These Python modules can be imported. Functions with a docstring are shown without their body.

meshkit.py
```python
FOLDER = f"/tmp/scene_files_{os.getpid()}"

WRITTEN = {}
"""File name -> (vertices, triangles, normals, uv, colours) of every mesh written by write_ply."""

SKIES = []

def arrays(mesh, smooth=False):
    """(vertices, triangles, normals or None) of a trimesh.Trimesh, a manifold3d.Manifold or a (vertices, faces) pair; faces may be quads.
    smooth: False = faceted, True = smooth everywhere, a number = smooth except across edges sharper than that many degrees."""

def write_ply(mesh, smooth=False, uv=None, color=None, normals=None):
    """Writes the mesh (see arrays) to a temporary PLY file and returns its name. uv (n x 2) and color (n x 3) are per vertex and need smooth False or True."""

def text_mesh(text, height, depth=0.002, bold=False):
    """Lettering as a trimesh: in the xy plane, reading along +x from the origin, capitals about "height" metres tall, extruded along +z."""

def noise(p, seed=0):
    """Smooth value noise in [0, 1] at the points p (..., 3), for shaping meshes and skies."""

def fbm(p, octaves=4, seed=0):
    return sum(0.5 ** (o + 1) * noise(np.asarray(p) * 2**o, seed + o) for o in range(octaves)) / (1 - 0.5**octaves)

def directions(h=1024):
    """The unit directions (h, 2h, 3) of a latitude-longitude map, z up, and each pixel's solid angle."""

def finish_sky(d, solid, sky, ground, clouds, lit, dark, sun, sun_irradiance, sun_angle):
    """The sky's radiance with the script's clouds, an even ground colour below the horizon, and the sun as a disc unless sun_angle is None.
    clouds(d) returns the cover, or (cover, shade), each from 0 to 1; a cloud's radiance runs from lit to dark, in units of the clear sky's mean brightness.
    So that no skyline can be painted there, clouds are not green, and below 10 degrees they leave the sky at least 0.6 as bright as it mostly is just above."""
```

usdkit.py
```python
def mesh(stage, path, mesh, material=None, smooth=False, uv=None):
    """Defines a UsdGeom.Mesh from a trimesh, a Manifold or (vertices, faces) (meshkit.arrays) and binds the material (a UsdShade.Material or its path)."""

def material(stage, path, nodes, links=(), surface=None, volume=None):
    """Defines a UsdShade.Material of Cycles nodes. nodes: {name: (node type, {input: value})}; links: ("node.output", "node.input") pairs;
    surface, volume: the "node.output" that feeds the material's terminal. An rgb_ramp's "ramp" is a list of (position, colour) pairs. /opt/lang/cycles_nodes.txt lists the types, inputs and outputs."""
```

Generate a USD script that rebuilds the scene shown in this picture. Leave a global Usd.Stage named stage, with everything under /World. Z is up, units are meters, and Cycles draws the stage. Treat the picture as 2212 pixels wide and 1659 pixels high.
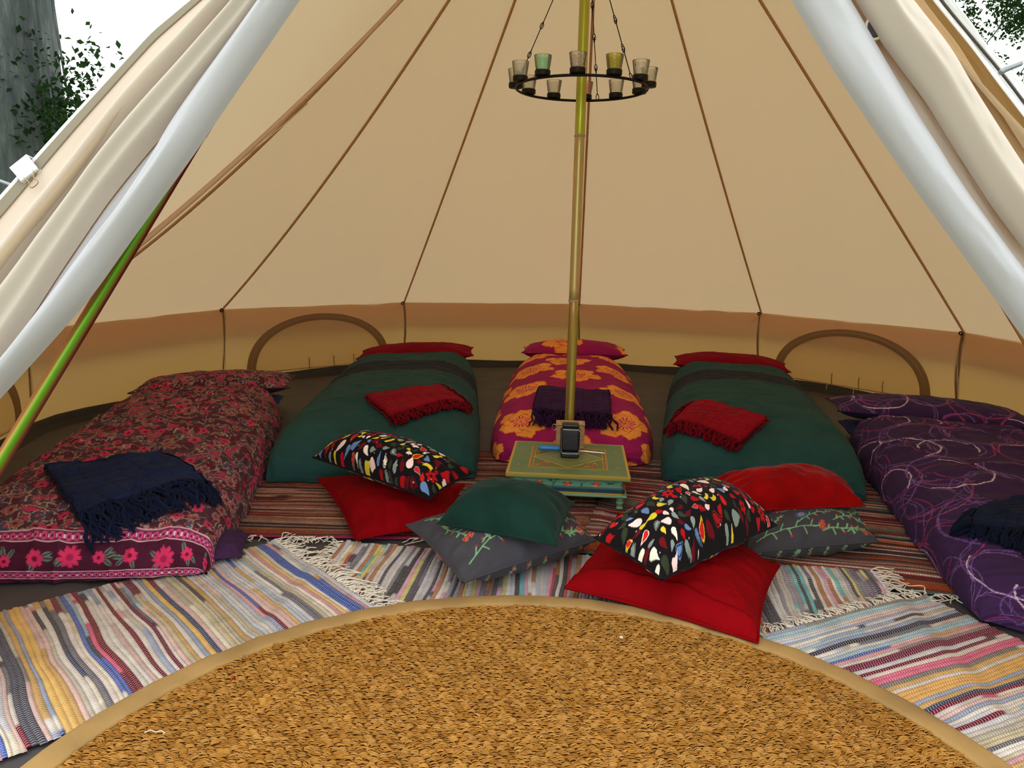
import math, numpy as np, trimesh, usdkit, meshkit
from pxr import Usd, UsdGeom, UsdLux, UsdShade, Sdf, Gf, Vt
stage = Usd.Stage.CreateInMemory()
UsdGeom.SetStageUpAxis(stage, 'Z'); UsdGeom.SetStageMetersPerUnit(stage, 1.0)
UsdGeom.Xform.Define(stage, '/World'); UsdGeom.Scope.Define(stage, '/World/Looks')
PI = math.pi
def srgb(*c):
    c = np.array(c, float) / 255
    return np.where(c < .04045, c / 12.92, ((c + .055) / 1.055) ** 2.4)

# ------------------------------------------------------------------ camera, sky, exposure
W, H, FPX, PITCH, ROLL, EYEZ = 2212, 1659, 1671.9, .183, .022, .889
_c, _s, _cr, _sr = math.cos(PITCH), math.sin(PITCH), math.cos(ROLL), math.sin(ROLL)
EYE = np.array([0, 0, EYEZ]); FWD = np.array([0, _c, -_s])
RT = _cr * np.array([1., 0, 0]) + _sr * np.array([0, _s, _c]); UP = _cr * np.array([0, _s, _c]) - _sr * np.array([1., 0, 0])
cam = UsdGeom.Camera.Define(stage, '/World/camera')
cam.CreateHorizontalApertureAttr(36.0); cam.CreateFocalLengthAttr(36.0 * FPX / W); cam.CreateClippingRangeAttr((.05, 500))
cam.AddTransformOp().Set(Gf.Matrix4d(*RT, 0, *UP, 0, *(-FWD), 0, *EYE, 1))
cam.CreateExposureAttr(1.48)
sky = UsdLux.DomeLight.Define(stage, '/World/sky'); sky.CreateIntensityAttr(1.0)
skym = usdkit.material(stage, '/World/Looks/sky_look', {'b': ('background_shader', {'strength': 1.0, 'color': (.93, .975, 1.0)})}, [], surface='b.background')   # an even bright haze
UsdShade.MaterialBindingAPI.Apply(sky.GetPrim()).Bind(skym)

# ------------------------------------------------------------------ helpers
OFF, USED = {}, {}
def at(px, py, z=0.0):                      # the point of the horizontal plane z that the photograph shows at a pixel
    d = FWD + RT * (px - W / 2) / FPX - UP * (py - H / 2) / FPX
    return EYE + d * (z - EYEZ) / d[2]
def numbered(parent, name):
    k = USED.get((parent, name), -1) + 1; USED[(parent, name)] = k
    return f'{parent}/{name}' if k == 0 else f'{parent}/{name}_{k:03d}'
def tag(prim, label=None, category=None, group=None, kind=None):
    for k, v in (('label', label), ('category', category), ('group', group), ('kind', kind)):
        if v: prim.SetCustomDataByKey(k, v)
    return prim
def thing(name, label=None, category=None, loc=(0, 0, 0), group=None, kind=None):
    path = numbered('/World', name); x = UsdGeom.Xform.Define(stage, path)
    x.AddTranslateOp().Set(Gf.Vec3d(*map(float, loc))); OFF[path] = np.array(loc, float)
    tag(x.GetPrim(), label, category, group, kind)
    return path
def obj(name, mesh, mat, parent='/World', smooth=True, col=None, uv=None, **tags):
    path = numbered(parent, name); off = OFF.get(parent, np.zeros(3)); OFF[path] = off
    v, f, n = meshkit.arrays(mesh, smooth); v = v - off
    m = usdkit.mesh(stage, path, (v, f), MAT[mat] if isinstance(mat, str) else mat)
    if n is not None:
        m.CreateNormalsAttr(Vt.Vec3fArray.FromNumpy(n.astype(np.float32))); m.SetNormalsInterpolation('vertex')
    pv = UsdGeom.PrimvarsAPI(m)
    if col is not None: pv.CreatePrimvar('Cd', Sdf.ValueTypeNames.Color3fArray, 'vertex').Set(Vt.Vec3fArray.FromNumpy(np.asarray(col, np.float32)))
    if uv is not None: pv.CreatePrimvar('st', Sdf.ValueTypeNames.TexCoord2fArray, 'vertex').Set(Vt.Vec2fArray.FromNumpy(np.asarray(uv, np.float32)))
    tag(m.GetPrim(), **tags)
    return path
def cat(*ms):
    ms = [(np.asarray(m[0], float), np.asarray(m[1])) if isinstance(m, tuple) else (np.array(m.vertices), np.array(m.faces)) for m in ms]
    ms = [(v, np.vstack([f[:, [0, 1, 2]], f[:, [0, 2, 3]]]) if f.shape[1] == 4 else f) for v, f in ms]
    o = np.cumsum([0] + [len(v) for v, _ in ms])
    return np.vstack([v for v, _ in ms]), np.vstack([f + a for (_, f), a in zip(ms, o)])
def gridf(nu, nv, wrap_u=False, base=0):    # quads of a grid of nu x nv points
    i, j = np.meshgrid(np.arange(nu if wrap_u else nu - 1), np.arange(nv - 1), indexing='ij'); k = (i + 1) % nu
    return np.stack([i * nv + j, k * nv + j, k * nv + j + 1, i * nv + j + 1], -1).reshape(-1, 4) + base
def tri(f): return np.vstack([f[:, [0, 1, 2]], f[:, [0, 2, 3]]])
def sheet(P):                                # P (nu, nv, 3) -> mesh
    return P.reshape(-1, 3), tri(gridf(P.shape[0], P.shape[1]))
def slab(P, th, N=None):                    # a sheet given thickness th (towards -N), closed round its border
    nu, nv, _ = P.shape
    if N is None:
        N = np.cross(np.gradient(P, axis=0), np.gradient(P, axis=1)); N /= np.linalg.norm(N, axis=-1, keepdims=True) + 1e-12
    Q = P - N * (th if np.ndim(th) == 0 else np.asarray(th)[..., None]); n = nu * nv; idx = np.arange(n).reshape(nu, nv)
    ring = np.concatenate([idx[:, 0], idx[-1, 1:], idx[-2::-1, -1], idx[0, -2:0:-1]]); nx = np.roll(ring, -1)
    f = np.vstack([tri(gridf(nu, nv)), tri(gridf(nu, nv))[:, ::-1] + n, tri(np.stack([nx, ring, ring + n, nx + n], 1))])
    return np.vstack([P.reshape(-1, 3), Q.reshape(-1, 3)]), f
def tube(pts, r, sides=8, cap=True, flat=1.0):
    p = np.asarray(pts, float); t = np.gradient(p, axis=0); t /= np.linalg.norm(t, axis=1, keepdims=True) + 1e-12
    ref = np.array([0, 0, 1.]) if abs(t[0][2]) < .9 else np.array([1., 0, 0]); A = np.empty_like(p)
    a = np.cross(t[0], ref); a /= np.linalg.norm(a)
    for i in range(len(p)):
        a = a - t[i] * (a @ t[i]); a /= np.linalg.norm(a) + 1e-12; A[i] = a
    B = np.cross(t, A); ang = np.arange(sides) * 2 * PI / sides; r = np.broadcast_to(r, (len(p),))
    V = p[:, None] + r[:, None, None] * (np.cos(ang)[None, :, None] * A[:, None] + flat * np.sin(ang)[None, :, None] * B[:, None])
    n, m = len(p), sides
    i, j = np.meshgrid(np.arange(n - 1), np.arange(m), indexing='ij')
    q = np.stack([i * m + j, i * m + (j + 1) % m, (i + 1) * m + (j + 1) % m, (i + 1) * m + j], -1).reshape(-1, 4)
    v, f = V.reshape(-1, 3), tri(q)
    if cap:
        v = np.vstack([v, p[:1], p[-1:]]); k = np.arange(m)
        f = np.vstack([f, np.stack([0 * k + n * m, (k + 1) % m, k], 1), np.stack([0 * k + n * m + 1, (n - 1) * m + k, (n - 1) * m + (k + 1) % m], 1)])
    return v, f
def lathe(prof, n=24, loc=(0, 0, 0)):       # prof: (r, z) pairs
    prof = np.array(prof, float); a = np.arange(n) * 2 * PI / n
    V = np.stack([prof[None, :, 0] * np.cos(a)[:, None], prof[None, :, 0] * np.sin(a)[:, None], np.broadcast_to(prof[None, :, 1], (n, len(prof)))], -1) + np.array(loc, float)
    return V.reshape(-1, 3), tri(gridf(n, len(prof), True))
def rbox(sx, sy, sz, r=.004, loc=(0, 0, 0), rz=0.0, n=3):   # a box with rounded edges, standing on loc
    import manifold3d as m3
    s = m3.Manifold.sphere(r, 4 * n); hx, hy = sx / 2 - r, sy / 2 - r
    b = m3.Manifold.batch_hull([s.translate([x, y, z]) for x in (-hx, hx) for y in (-hy, hy) for z in (r, sz - r)])
    me = b.to_mesh(); v, f = np.array(me.vert_properties[:, :3], float), np.array(me.tri_verts)
    c, s_ = math.cos(rz), math.sin(rz); R = np.array([[c, -s_, 0], [s_, c, 0], [0, 0, 1]])
    return v @ R.T + np.array(loc, float), f
def fb(a, b, sc, seed=0, oct=3): return meshkit.fbm(np.stack([a * sc, b * sc, np.zeros_like(a) + 7.3 * seed], -1), oct, seed) - .5
def smooth(x, a, b):
    t = np.clip((x - a) / (b - a), 0, 1); return t * t * (3 - 2 * t)

# ------------------------------------------------------------------ materials
MAT = {}
def mat(name, nodes, links, surface): MAT[name] = usdkit.material(stage, f'/World/Looks/{name}', nodes, links, surface=surface)
def fabric(name, color=None, rough=.9, weave=900., bump=.0006, sheen=.02, var=.12, spec=.07):
    """cloth: its own colour (or the mesh's printed colours Cd), a weave and faint unevenness of the dye"""
    n = {'t': ('texture_coordinate', {}), 'n1': ('noise_texture', {'scale': weave, 'detail': 0}), 'n2': ('noise_texture', {'scale': 9., 'detail': 2}),
         'm': ('map_range', {'from_min': .3, 'from_max': .7, 'to_min': 1 - var, 'to_max': 1 + var}),
         'mx': ('vector_math', {'math_type': 'scale'}), 'b': ('bump', {'strength': .6, 'distance': bump}),
         'p': ('principled_bsdf', {'roughness': rough, 'sheen_weight': sheen, 'sheen_roughness': .4, 'specular_ior_level': spec})}
    l = [('t.object', 'n1.vector'), ('t.object', 'n2.vector'), ('n2.fac', 'm.value'), ('m.result', 'mx.scale'), ('mx.vector', 'p.base_color'),
         ('n1.fac', 'b.height'), ('b.normal', 'p.normal')]
    if color is None: n['c'] = ('attribute', {'attribute': 'Cd'}); l.append(('c.color', 'mx.vector1'))
    else: n['mx'][1]['vector1'] = tuple(color)
    mat(name, n, l, 'p.BSDF')
def canvas(name, refl, trans, fac=.5, single=False):
    """tent canvas: part of the light is scattered back, part comes through; single: one surface that acts like the two faces of a closed cloth"""
    if single:
        rl, tl = np.array(refl) * (1 - fac), np.array(trans) * fac; R = rl + tl ** 2 * rl / (1 - rl ** 2); T_ = tl ** 2 / (1 - rl ** 2); fac = float(T_.max() / (R.max() + T_.max())); refl, trans = R / (1 - fac), T_ / fac
    mat(name, {'d': ('diffuse_bsdf', {'color': tuple(refl)}), 'tr': ('translucent_bsdf', {'color': tuple(trans)}), 'mx': ('mix_closure', {'fac': fac})},
        [('d.BSDF', 'mx.closure1'), ('tr.BSDF', 'mx.closure2')], 'mx.closure')
def plain(name, color, rough=.5, metallic=0., **kw):
    mat(name, {'p': ('principled_bsdf', {'base_color': tuple(color), 'roughness': rough, 'metallic': metallic, **kw})}, [], 'p.BSDF')
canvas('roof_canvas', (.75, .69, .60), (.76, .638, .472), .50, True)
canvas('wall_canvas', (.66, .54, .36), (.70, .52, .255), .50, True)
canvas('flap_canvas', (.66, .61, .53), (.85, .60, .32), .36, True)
canvas('valance_canvas', (.72, .50, .20), (1.0, .66, .24), .62, True)
canvas('window_canvas', (.66, .57, .42), (.98, .93, .82), .85, True)
canvas('net_white', (.535, .52, .53), (.8, .77, .74), .20, True)
canvas('white_tape', (.90, .89, .87), (.8, .78, .75), .2)
canvas('gap_shade_canvas', (.22, .12, .04), (.34, .17, .05), .25, True)  # canvas darkened so the shade of the recess sits in its colour
canvas('backlit_strip', (.52, .39, .22), (.80, .52, .22), .45, True)  # same canvas, with its backlit orange shading put into the colour
canvas('seam_tape', (.66, .45, .28), (.75, .48, .26), .4)
canvas('zip_band', (.42, .29, .15), (.55, .38, .18), .6)
canvas('rope_cotton', (.80, .68, .50), (.8, .62, .40), .4)
canvas('hem_tape', (.32, .27, .20), (.5, .4, .26), .3)
fabric('print_cloth'); fabric('cord_pale', (.88, .76, .58)); fabric('dense_print', weave=700., sheen=.05, var=.06)
fabric('green_duvet', srgb(18, 48, 44), weave=800.); fabric('band_grey', srgb(52, 58, 62), weave=800.)
fabric('red_pillow', srgb(124, 9, 26)); fabric('red_cushion', srgb(120, 2, 8), sheen=0., spec=.06); fabric('red_velvet', srgb(132, 4, 5), sheen=.08, spec=.06, weave=300., var=.25)
fabric('green_velvet', srgb(20, 46, 38), sheen=.07, weave=300., var=.2)
fabric('navy_throw'); fabric('airbed_flock', srgb(62, 66, 110)); fabric('plum_sheet', srgb(58, 34, 62))
fabric('rug_cloth', weave=500., bump=.001, var=.1)
fabric('cotton_fringe', srgb(214, 202, 184), sheen=.1)
fabric('tape_border', srgb(156, 124, 76), weave=1200., var=.18)
fabric('coir_pile', None, rough=.95, weave=1500., var=.1, sheen=0.)
fabric('coir_base', srgb(116, 74, 26), rough=.95, weave=400., bump=.002)
mat('groundsheet', {'t': ('texture_coordinate', {}), 'n1': ('noise_texture', {'scale': 260., 'detail': 2}), 'n2': ('noise_texture', {'scale': 5., 'detail': 4}), 'b': ('bump', {'strength': .4, 'distance': .0006}),
    'r': ('rgb_ramp', {'ramp': [(.3, srgb(66, 62, 62)), (.7, srgb(82, 77, 76))]}), 'p': ('principled_bsdf', {'roughness': .6, 'specular_ior_level': .3})},
    [('t.object', 'n1.vector'), ('t.object', 'n2.vector'), ('n2.fac', 'r.fac'), ('r.color', 'p.base_color'), ('n1.fac', 'b.height'), ('b.normal', 'p.normal')], 'p.BSDF')
plain('sheet_edge', srgb(40, 34, 30), .7)
plain('black_iron', srgb(36, 30, 28), .55, .6); plain('steel', (.7, .7, .7), .3, 1.0); plain('grey_metal', srgb(130, 134, 136), .45, .6)
plain('black_plastic', srgb(24, 22, 22), .45); plain('blue_plastic', srgb(30, 120, 190), .4); plain('wax', srgb(225, 215, 195), .5)
plain('hole_shade', srgb(44, 30, 30), .7); plain('bright_tin', (.86, .86, .88), .22, 1.0); plain('brass_wire', srgb(150, 124, 86), .4, .9)
plain('dark_rope', srgb(60, 52, 48), .9); plain('lint_white', srgb(235, 232, 228), .9); plain('lint_black', srgb(30, 22, 18), .9)
fabric('table_green', srgb(112, 150, 116), .5, 60., .0004, 0., .15, .4)
mat('painted', {'c': ('attribute', {'attribute': 'Cd'}), 'p': ('principled_bsdf', {'roughness': .45, 'specular_ior_level': .4})}, [('c.color', 'p.base_color')], 'p.BSDF')
mat('passivated', {'c': ('attribute', {'attribute': 'Cd'}), 'p': ('principled_bsdf', {'roughness': .34, 'metallic': .55})}, [('c.color', 'p.base_color')], 'p.BSDF')
for nm, c in (('glass_clear', (.93, .92, .88)), ('glass_mint', (.74, .93, .80)), ('glass_yellow', (.80, .78, .30)), ('glass_pink', (.97, .74, .72)), ('glass_smoke', (.88, .84, .80))):
    mat(nm, {'t': ('texture_coordinate', {}), 'v': ('voronoi_texture', {'scale': 180.}), 'b': ('bump', {'strength': .5, 'distance': .002}), 'f': ('fresnel', {'IOR': 1.5}),
        'tr': ('transparent_bsdf', {'color': c}), 'g': ('glossy_bsdf', {'roughness': .15, 'color': (.9, .9, .9)}), 'd': ('diffuse_bsdf', {'color': c}), 'm1': ('mix_closure', {'fac': .12}), 'm2': ('mix_closure', {})},
        [('t.object', 'v.vector'), ('v.distance', 'b.height'), ('b.normal', 'g.normal'), ('tr.BSDF', 'm1.closure1'), ('d.BSDF', 'm1.closure2'), ('f.fac', 'm2.fac'), ('m1.closure', 'm2.closure1'), ('g.BSDF', 'm2.closure2')], 'm2.closure')
mat('bamboo', {'t': ('texture_coordinate', {}), 'w': ('brick_texture', {'scale': 110., 'color1': srgb(204, 166, 112), 'color2': srgb(172, 128, 82), 'mortar': srgb(112, 78, 46), 'mortar_size': .05, 'brick_width': .9, 'row_height': .5}),
    'm': ('mapping', {'rotation': (PI / 2, 0, 0)}), 'b': ('bump', {'strength': .6, 'distance': .001}), 'p': ('principled_bsdf', {'roughness': .6})},
    [('t.object', 'm.vector'), ('m.vector', 'w.vector'), ('w.color', 'p.base_color'), ('w.fac', 'b.height'), ('b.normal', 'p.normal')], 'p.BSDF')
mat('bark', {'t': ('texture_coordinate', {}), 'mp': ('mapping', {'scale': (3, 3, .7)}), 'n': ('noise_texture', {'scale': 3., 'detail': 8, 'roughness': .65}), 'r': ('rgb_ramp', {'ramp': [(.3, srgb(36, 41, 39)), (.55, srgb(66, 72, 68)), (.75, srgb(98, 102, 97))]}),
    'b': ('bump', {'strength': .8, 'distance': .05}), 'p': ('principled_bsdf', {'roughness': .95})},
    [('t.object', 'mp.vector'), ('mp.vector', 'n.vector'), ('n.fac', 'r.fac'), ('r.color', 'p.base_color'), ('n.fac', 'b.height'), ('b.normal', 'p.normal')], 'p.BSDF')
mat('leaf', {'g': ('geometry', {}), 'r': ('rgb_ramp', {'ramp': [(0, srgb(22, 34, 20)), (1, srgb(52, 74, 44))]}), 'd': ('diffuse_bsdf', {}), 'tr': ('translucent_bsdf', {'color': srgb(60, 90, 40)}), 'm': ('mix_closure', {'fac': .25})},
    [('g.random_per_island', 'r.fac'), ('r.color', 'd.color'), ('d.BSDF', 'm.closure1'), ('tr.BSDF', 'm.closure2')], 'm.closure')
mat('grass_ground', {'t': ('texture_coordinate', {}), 'n': ('noise_texture', {'scale': 8., 'detail': 6}), 'r': ('rgb_ramp', {'ramp': [(.3, srgb(60, 84, 40)), (.7, srgb(112, 128, 66))]}), 'p': ('principled_bsdf', {'roughness': .95})},
    [('t.object', 'n.vector'), ('n.fac', 'r.fac'), ('r.color', 'p.base_color')], 'p.BSDF')

# ------------------------------------------------------------------ the tent
PX, PY, TR, PH, ZE, ZA = .247, 3.206, 2.45, .0945, .446, 2.675      # centre pole, radius, angle of a corner, eave and apex heights
def corner(k, r=TR, z=ZE):
    a = PH + k * PI / 6
    return np.array([PX + r * math.sin(a), PY + r * math.cos(a), z])
DA_L, DA_R = np.array([-.012, 1.60, 1.97]), np.array([.14, 1.60, 1.97])
SAG = {-5: .30, -4: .38, -3: .37, -2: .21, -1: .03, 0: .10, 1: .07, 2: -.02, 3: .04, 4: .08}
AX, AY, ZA = .262, 2.925, 2.463                                    # the apex, on top of the pole
def seam_pt(k, t):
    a = PH + k * PI / 6; e = corner(k); q = np.array([AX + .05 * math.sin(a), AY + .05 * math.cos(a), ZA]); p = e * (1 - t) + q * t
    return p - np.array([0, 0, (ZA - ZE) * SAG.get(k, .10) * t * (1 - t)])
DA = np.array([.03, 1.62, 2.02])                                    # top of the door's A-frame
T = np.linspace(0, 1, 33)
SEAMS = {k: np.array([seam_pt(k, t) for t in T]) for k in range(-6, 7)}
roof = thing('ceiling', loc=(PX, PY, ZE), kind='structure')
U = np.linspace(0, 1, 13)
def roof_panel(A, B, k):
    P = A[None] * (1 - U)[:, None, None] + B[None] * U[:, None, None]
    inw = np.array([PX, PY, 1.2]) - P.mean((0, 1)); inw /= np.linalg.norm(inw)
    bulge = np.sin(PI * U)[:, None] * np.sin(PI * np.minimum(T * 1.15, 1))[None] * .022
    wr = fb(U[:, None] * 30 + T[None] * 6 + k, T[None] * 2.2 + U[:, None] * 0, 1., 40 + k, 2) * .012 * np.exp(-T[None] * 9) * 1.2 * np.sin(PI * U)[:, None]
    return P + inw * (bulge + wr)[..., None]
for k in range(-5, 5):
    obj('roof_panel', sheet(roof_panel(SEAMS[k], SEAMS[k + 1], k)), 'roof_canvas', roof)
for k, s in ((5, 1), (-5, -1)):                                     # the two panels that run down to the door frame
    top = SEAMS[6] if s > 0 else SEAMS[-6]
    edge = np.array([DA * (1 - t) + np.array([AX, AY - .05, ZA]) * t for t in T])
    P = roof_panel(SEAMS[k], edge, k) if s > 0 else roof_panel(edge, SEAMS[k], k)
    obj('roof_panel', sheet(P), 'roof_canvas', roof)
def ribbon(curve, inward, w, th=.002):                              # a flat tape along a curve, lying on cloth whose inner side faces `inward`
    c = np.asarray(curve, float); t = np.gradient(c, axis=0); t /= np.linalg.norm(t, axis=1, keepdims=True)
    side = np.cross(t, np.broadcast_to(inward, c.shape)); side /= np.linalg.norm(side, axis=1, keepdims=True)
    n = np.cross(side, t)
    return slab(np.stack([c - side * w / 2, c, c + side * w / 2]) + n[None] * np.array([0, .0012, 0])[:, None, None], th, np.broadcast_to(n[None], (3,) + c.shape))
for k in range(-5, 6):
    c = SEAMS[k]; inw = np.array([PX, PY, .9]) - c.mean(0); inw -= np.array([0, 0, 0]); inw /= np.linalg.norm(inw)
    obj('seam_cord', tube(c + inw * .006, .0065, 6), 'seam_tape', roof)
for k in range(-5, 5):                                              # the skirt that hangs outside below the eave
    a, b = corner(k, TR + .004), corner(k + 1, TR + .004)
    P = np.array([[a * (1 - u) + b * u + np.array([math.sin(PH + (k + .5) * PI / 6), math.cos(PH + (k + .5) * PI / 6), 0]) * (.05 * q) - np.array([0, 0, .16 * q]) for q in (0, .5, 1)] for u in np.linspace(0, 1, 7)])
    obj('valance', sheet(P), 'valance_canvas', roof)
for k in range(-4, 4):                                              # toggles and cord loops where the guy ropes pass at the corners
    c = corner(k, TR - .022, ZE - .002); a = np.linspace(0, 2 * PI, 13)
    tng = np.array([math.cos(PH + k * PI / 6), -math.sin(PH + k * PI / 6), 0])
    ring = tube(c - tng * .012 + .009 * (np.cos(a)[:, None] * tng + np.sin(a)[:, None] * np.array([0, 0, 1.])), .0035, 6, False)
    rp = obj('eave_ring', ring, 'black_iron', roof)
    s = np.linspace(0, 1, 8)[:, None]
    obj('eave_cord', tube(c + tng * .01 * (1 - s) - tng * .05 * s * (1 if k % 2 else -.4) + np.array([0, 0, -.055]) * s ** 1.3, .0022, 5), 'rope_cotton', roof)
lc = np.array([SEAMS[-4][i] * (1 - w) + SEAMS[-3][i] * w for i, w in zip(range(4, 19), np.linspace(.24, 1.0, 15))]); inw = np.array([PX, PY, 1.0]) - lc.mean(0); inw /= np.linalg.norm(inw)
obj('guide_cord', tube(lc + inw * (.020 + .004 * np.sin(np.linspace(0, 9, 15)))[:, None], .0022, 6), 'cord_pale', roof)
# walls
def wall_pt(k, u, q, inset=0.0):                                    # u along section k, q height fraction
    a, b = corner(k), corner(k + 1); p = a * (1 - u) + b * u
    n = np.array([math.sin(PH + (k + .5) * PI / 6), math.cos(PH + (k + .5) * PI / 6), 0])
    sag = -.006 * q                               # the wall is sewn on just inside the eave
    z = .012 + (ZE - .012) * q - sag
    bow = -.018 * math.sin(PI * q) * (1 - .5 * math.sin(PI * u))
    wob = .012 * (meshkit.noise(np.array([u * 5 + k * 9.1, q * 2.2, .5])) - .5) * math.sin(PI * q)
    return np.array([p[0], p[1], 0]) + n * (bow + wob - inset) + np.array([0, 0, z])
walls = {'left': range(-5, -2), 'back': range(-2, 2), 'right': range(2, 5)}
for side, ks in walls.items():
    w = thing(f'wall_{side}', loc=tuple(corner(list(ks)[0], TR, 0)), kind='structure')
    for k in ks:
        P = np.array([[wall_pt(k, u, q) for q in np.linspace(0, 1, 11)] for u in np.linspace(0, 1, 19)])
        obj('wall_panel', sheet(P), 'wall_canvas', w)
        for uu in ([0.0] if k != ks[-1] else [0.0, 1.0]):
            c = np.array([wall_pt(k, uu, q) for q in np.linspace(0, 1, 12)]); n = np.array([PX, PY, .25]) - c.mean(0)
            c[:, :2] += (np.array([math.cos(PH + k * PI / 6), -math.sin(PH + k * PI / 6)]) * (.012 * np.sin(np.linspace(0, 1, 12) * PI * 1.3 + k))[:, None])
            if k + uu != -2 or side == 'back':
                obj('seam', ribbon(c + n / np.linalg.norm(n) * .004, n, .013), 'zip_band', w)
# arched windows with their flaps zipped shut
wi = 0
for k in (-4, -2, 1):
    wi += 1
    w = thing(f'window_{wi}', loc=tuple(wall_pt(k, .5, 0)), kind='structure')
    def arch(u, sc=1.0):                                            # half-ellipse-like arch in the section's plane
        a = PI * (1 - u); x = math.cos(a); y = math.sin(a) ** .8
        return .5 + .395 * sc * x * (1 - .0 * y), .05 + (.83 * sc) * y * 1.0 - .0
    outer = np.array([wall_pt(k, *arch(u, 1.0), .012) for u in np.linspace(0, 1, 41)])
    inner = np.array([wall_pt(k, *arch(u, .885), .012) for u in np.linspace(0, 1, 41)])
    mid = np.array([wall_pt(k, *arch(u, .945), .0145) for u in np.linspace(0, 1, 41)])
    obj('zip_band', slab(np.stack([inner, (inner + mid) / 2, mid, (mid + outer) / 2, outer]), .0015), 'zip_band', w)
    obj('zip', tube(mid, .0022, 5), 'seam_tape', w)
    base = np.array([wall_pt(k, .5 + .36 * x, .07, .013) for x in np.linspace(-1, 1, 41)])
    P = np.array([[base[j] * (1 - t) + inner[j] * t + np.array([0, 0, 0]) for t in np.linspace(0, 1, 9)] for j in range(41)])
    P += ((meshkit.noise(P * 9.0 + 3) - .5) * .006)[..., None] * np.array([PX - P.mean((0, 1))[0], PY - P.mean((0, 1))[1], 0]) / 2.4
    obj('flap', sheet(P), 'window_canvas', w)
    obj('roll_bar', tube(np.array([wall_pt(k, .5 + .36 * x, .085, .018) for x in np.linspace(-1, 1, 15)]), .004, 6), 'seam_tape', w)
    for x in (-.2, .18, .5):
        p = wall_pt(k, .5 + .36 * x, .07, .022)
        obj('tie', tube([p + [0, 0, .075], p + [.0, 0, .04], p + [.004, -.004, 0], p + [0.001, -.01, -.025]], .003, 5), 'zip_band', w)
        obj('tie', tube([p + [-.025, 0, .005], p + [-.028, -.008, -.025], p + [-.02, -.012, -.03]], .0025, 5), 'rope_cotton', w)
# groundsheet with its upturned rim
fl = thing('floor', loc=(PX, PY, 0), kind='structure')
ang = PH + np.arange(12) * PI / 6
rings = [(r, 0) for r in np.linspace(.02, 2.445, 16)]
A = np.linspace(0, 2 * PI, 97)[:-1]
def poly_r(a, R): return R * math.cos(PI / 12) / np.cos((a - PH) % (PI / 6) - PI / 12)
V = np.stack([np.stack([PX + poly_r(A, r) * np.sin(A), PY + poly_r(A, r) * np.cos(A), 0 * A + z], -1) for r, z in rings], 1)
V[..., 2] += (fb(V[..., 0], V[..., 1], 3., 5) * .004 - .004)
obj('groundsheet', (V.reshape(-1, 3), tri(gridf(96, len(rings), True))), 'groundsheet', fl)
rim = [(2.34, -.006), (2.385, .002), (2.395, .014), (2.405, .035), (2.415, .042), (2.42, .035)]
V = np.stack([np.stack([PX + poly_r(A, r) * np.sin(A), PY + poly_r(A, r) * np.cos(A), z + .006 * np.sin(A * 17) * (z > .02)], -1) for r, z in rim], 1)
keep = [i for i in range(96) if not (155 < math.degrees(A[i]) < 215)]
f = tri(gridf(96, len(rim), True)); f = f[~np.isin(f // len(rim), [i for i in range(96) if i not in keep]).any(1)]
obj('sheet_rim', (V.reshape(-1, 3), f), 'sheet_edge', fl)
g = np.stack(np.meshgrid(np.linspace(-30, 30, 25), np.linspace(-20, 40, 25), indexing='ij'), -1)
obj('ground', sheet(np.concatenate([g, np.full(g.shape[:2] + (1,), -.03)], -1)), 'grass_ground', kind='structure')
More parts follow.
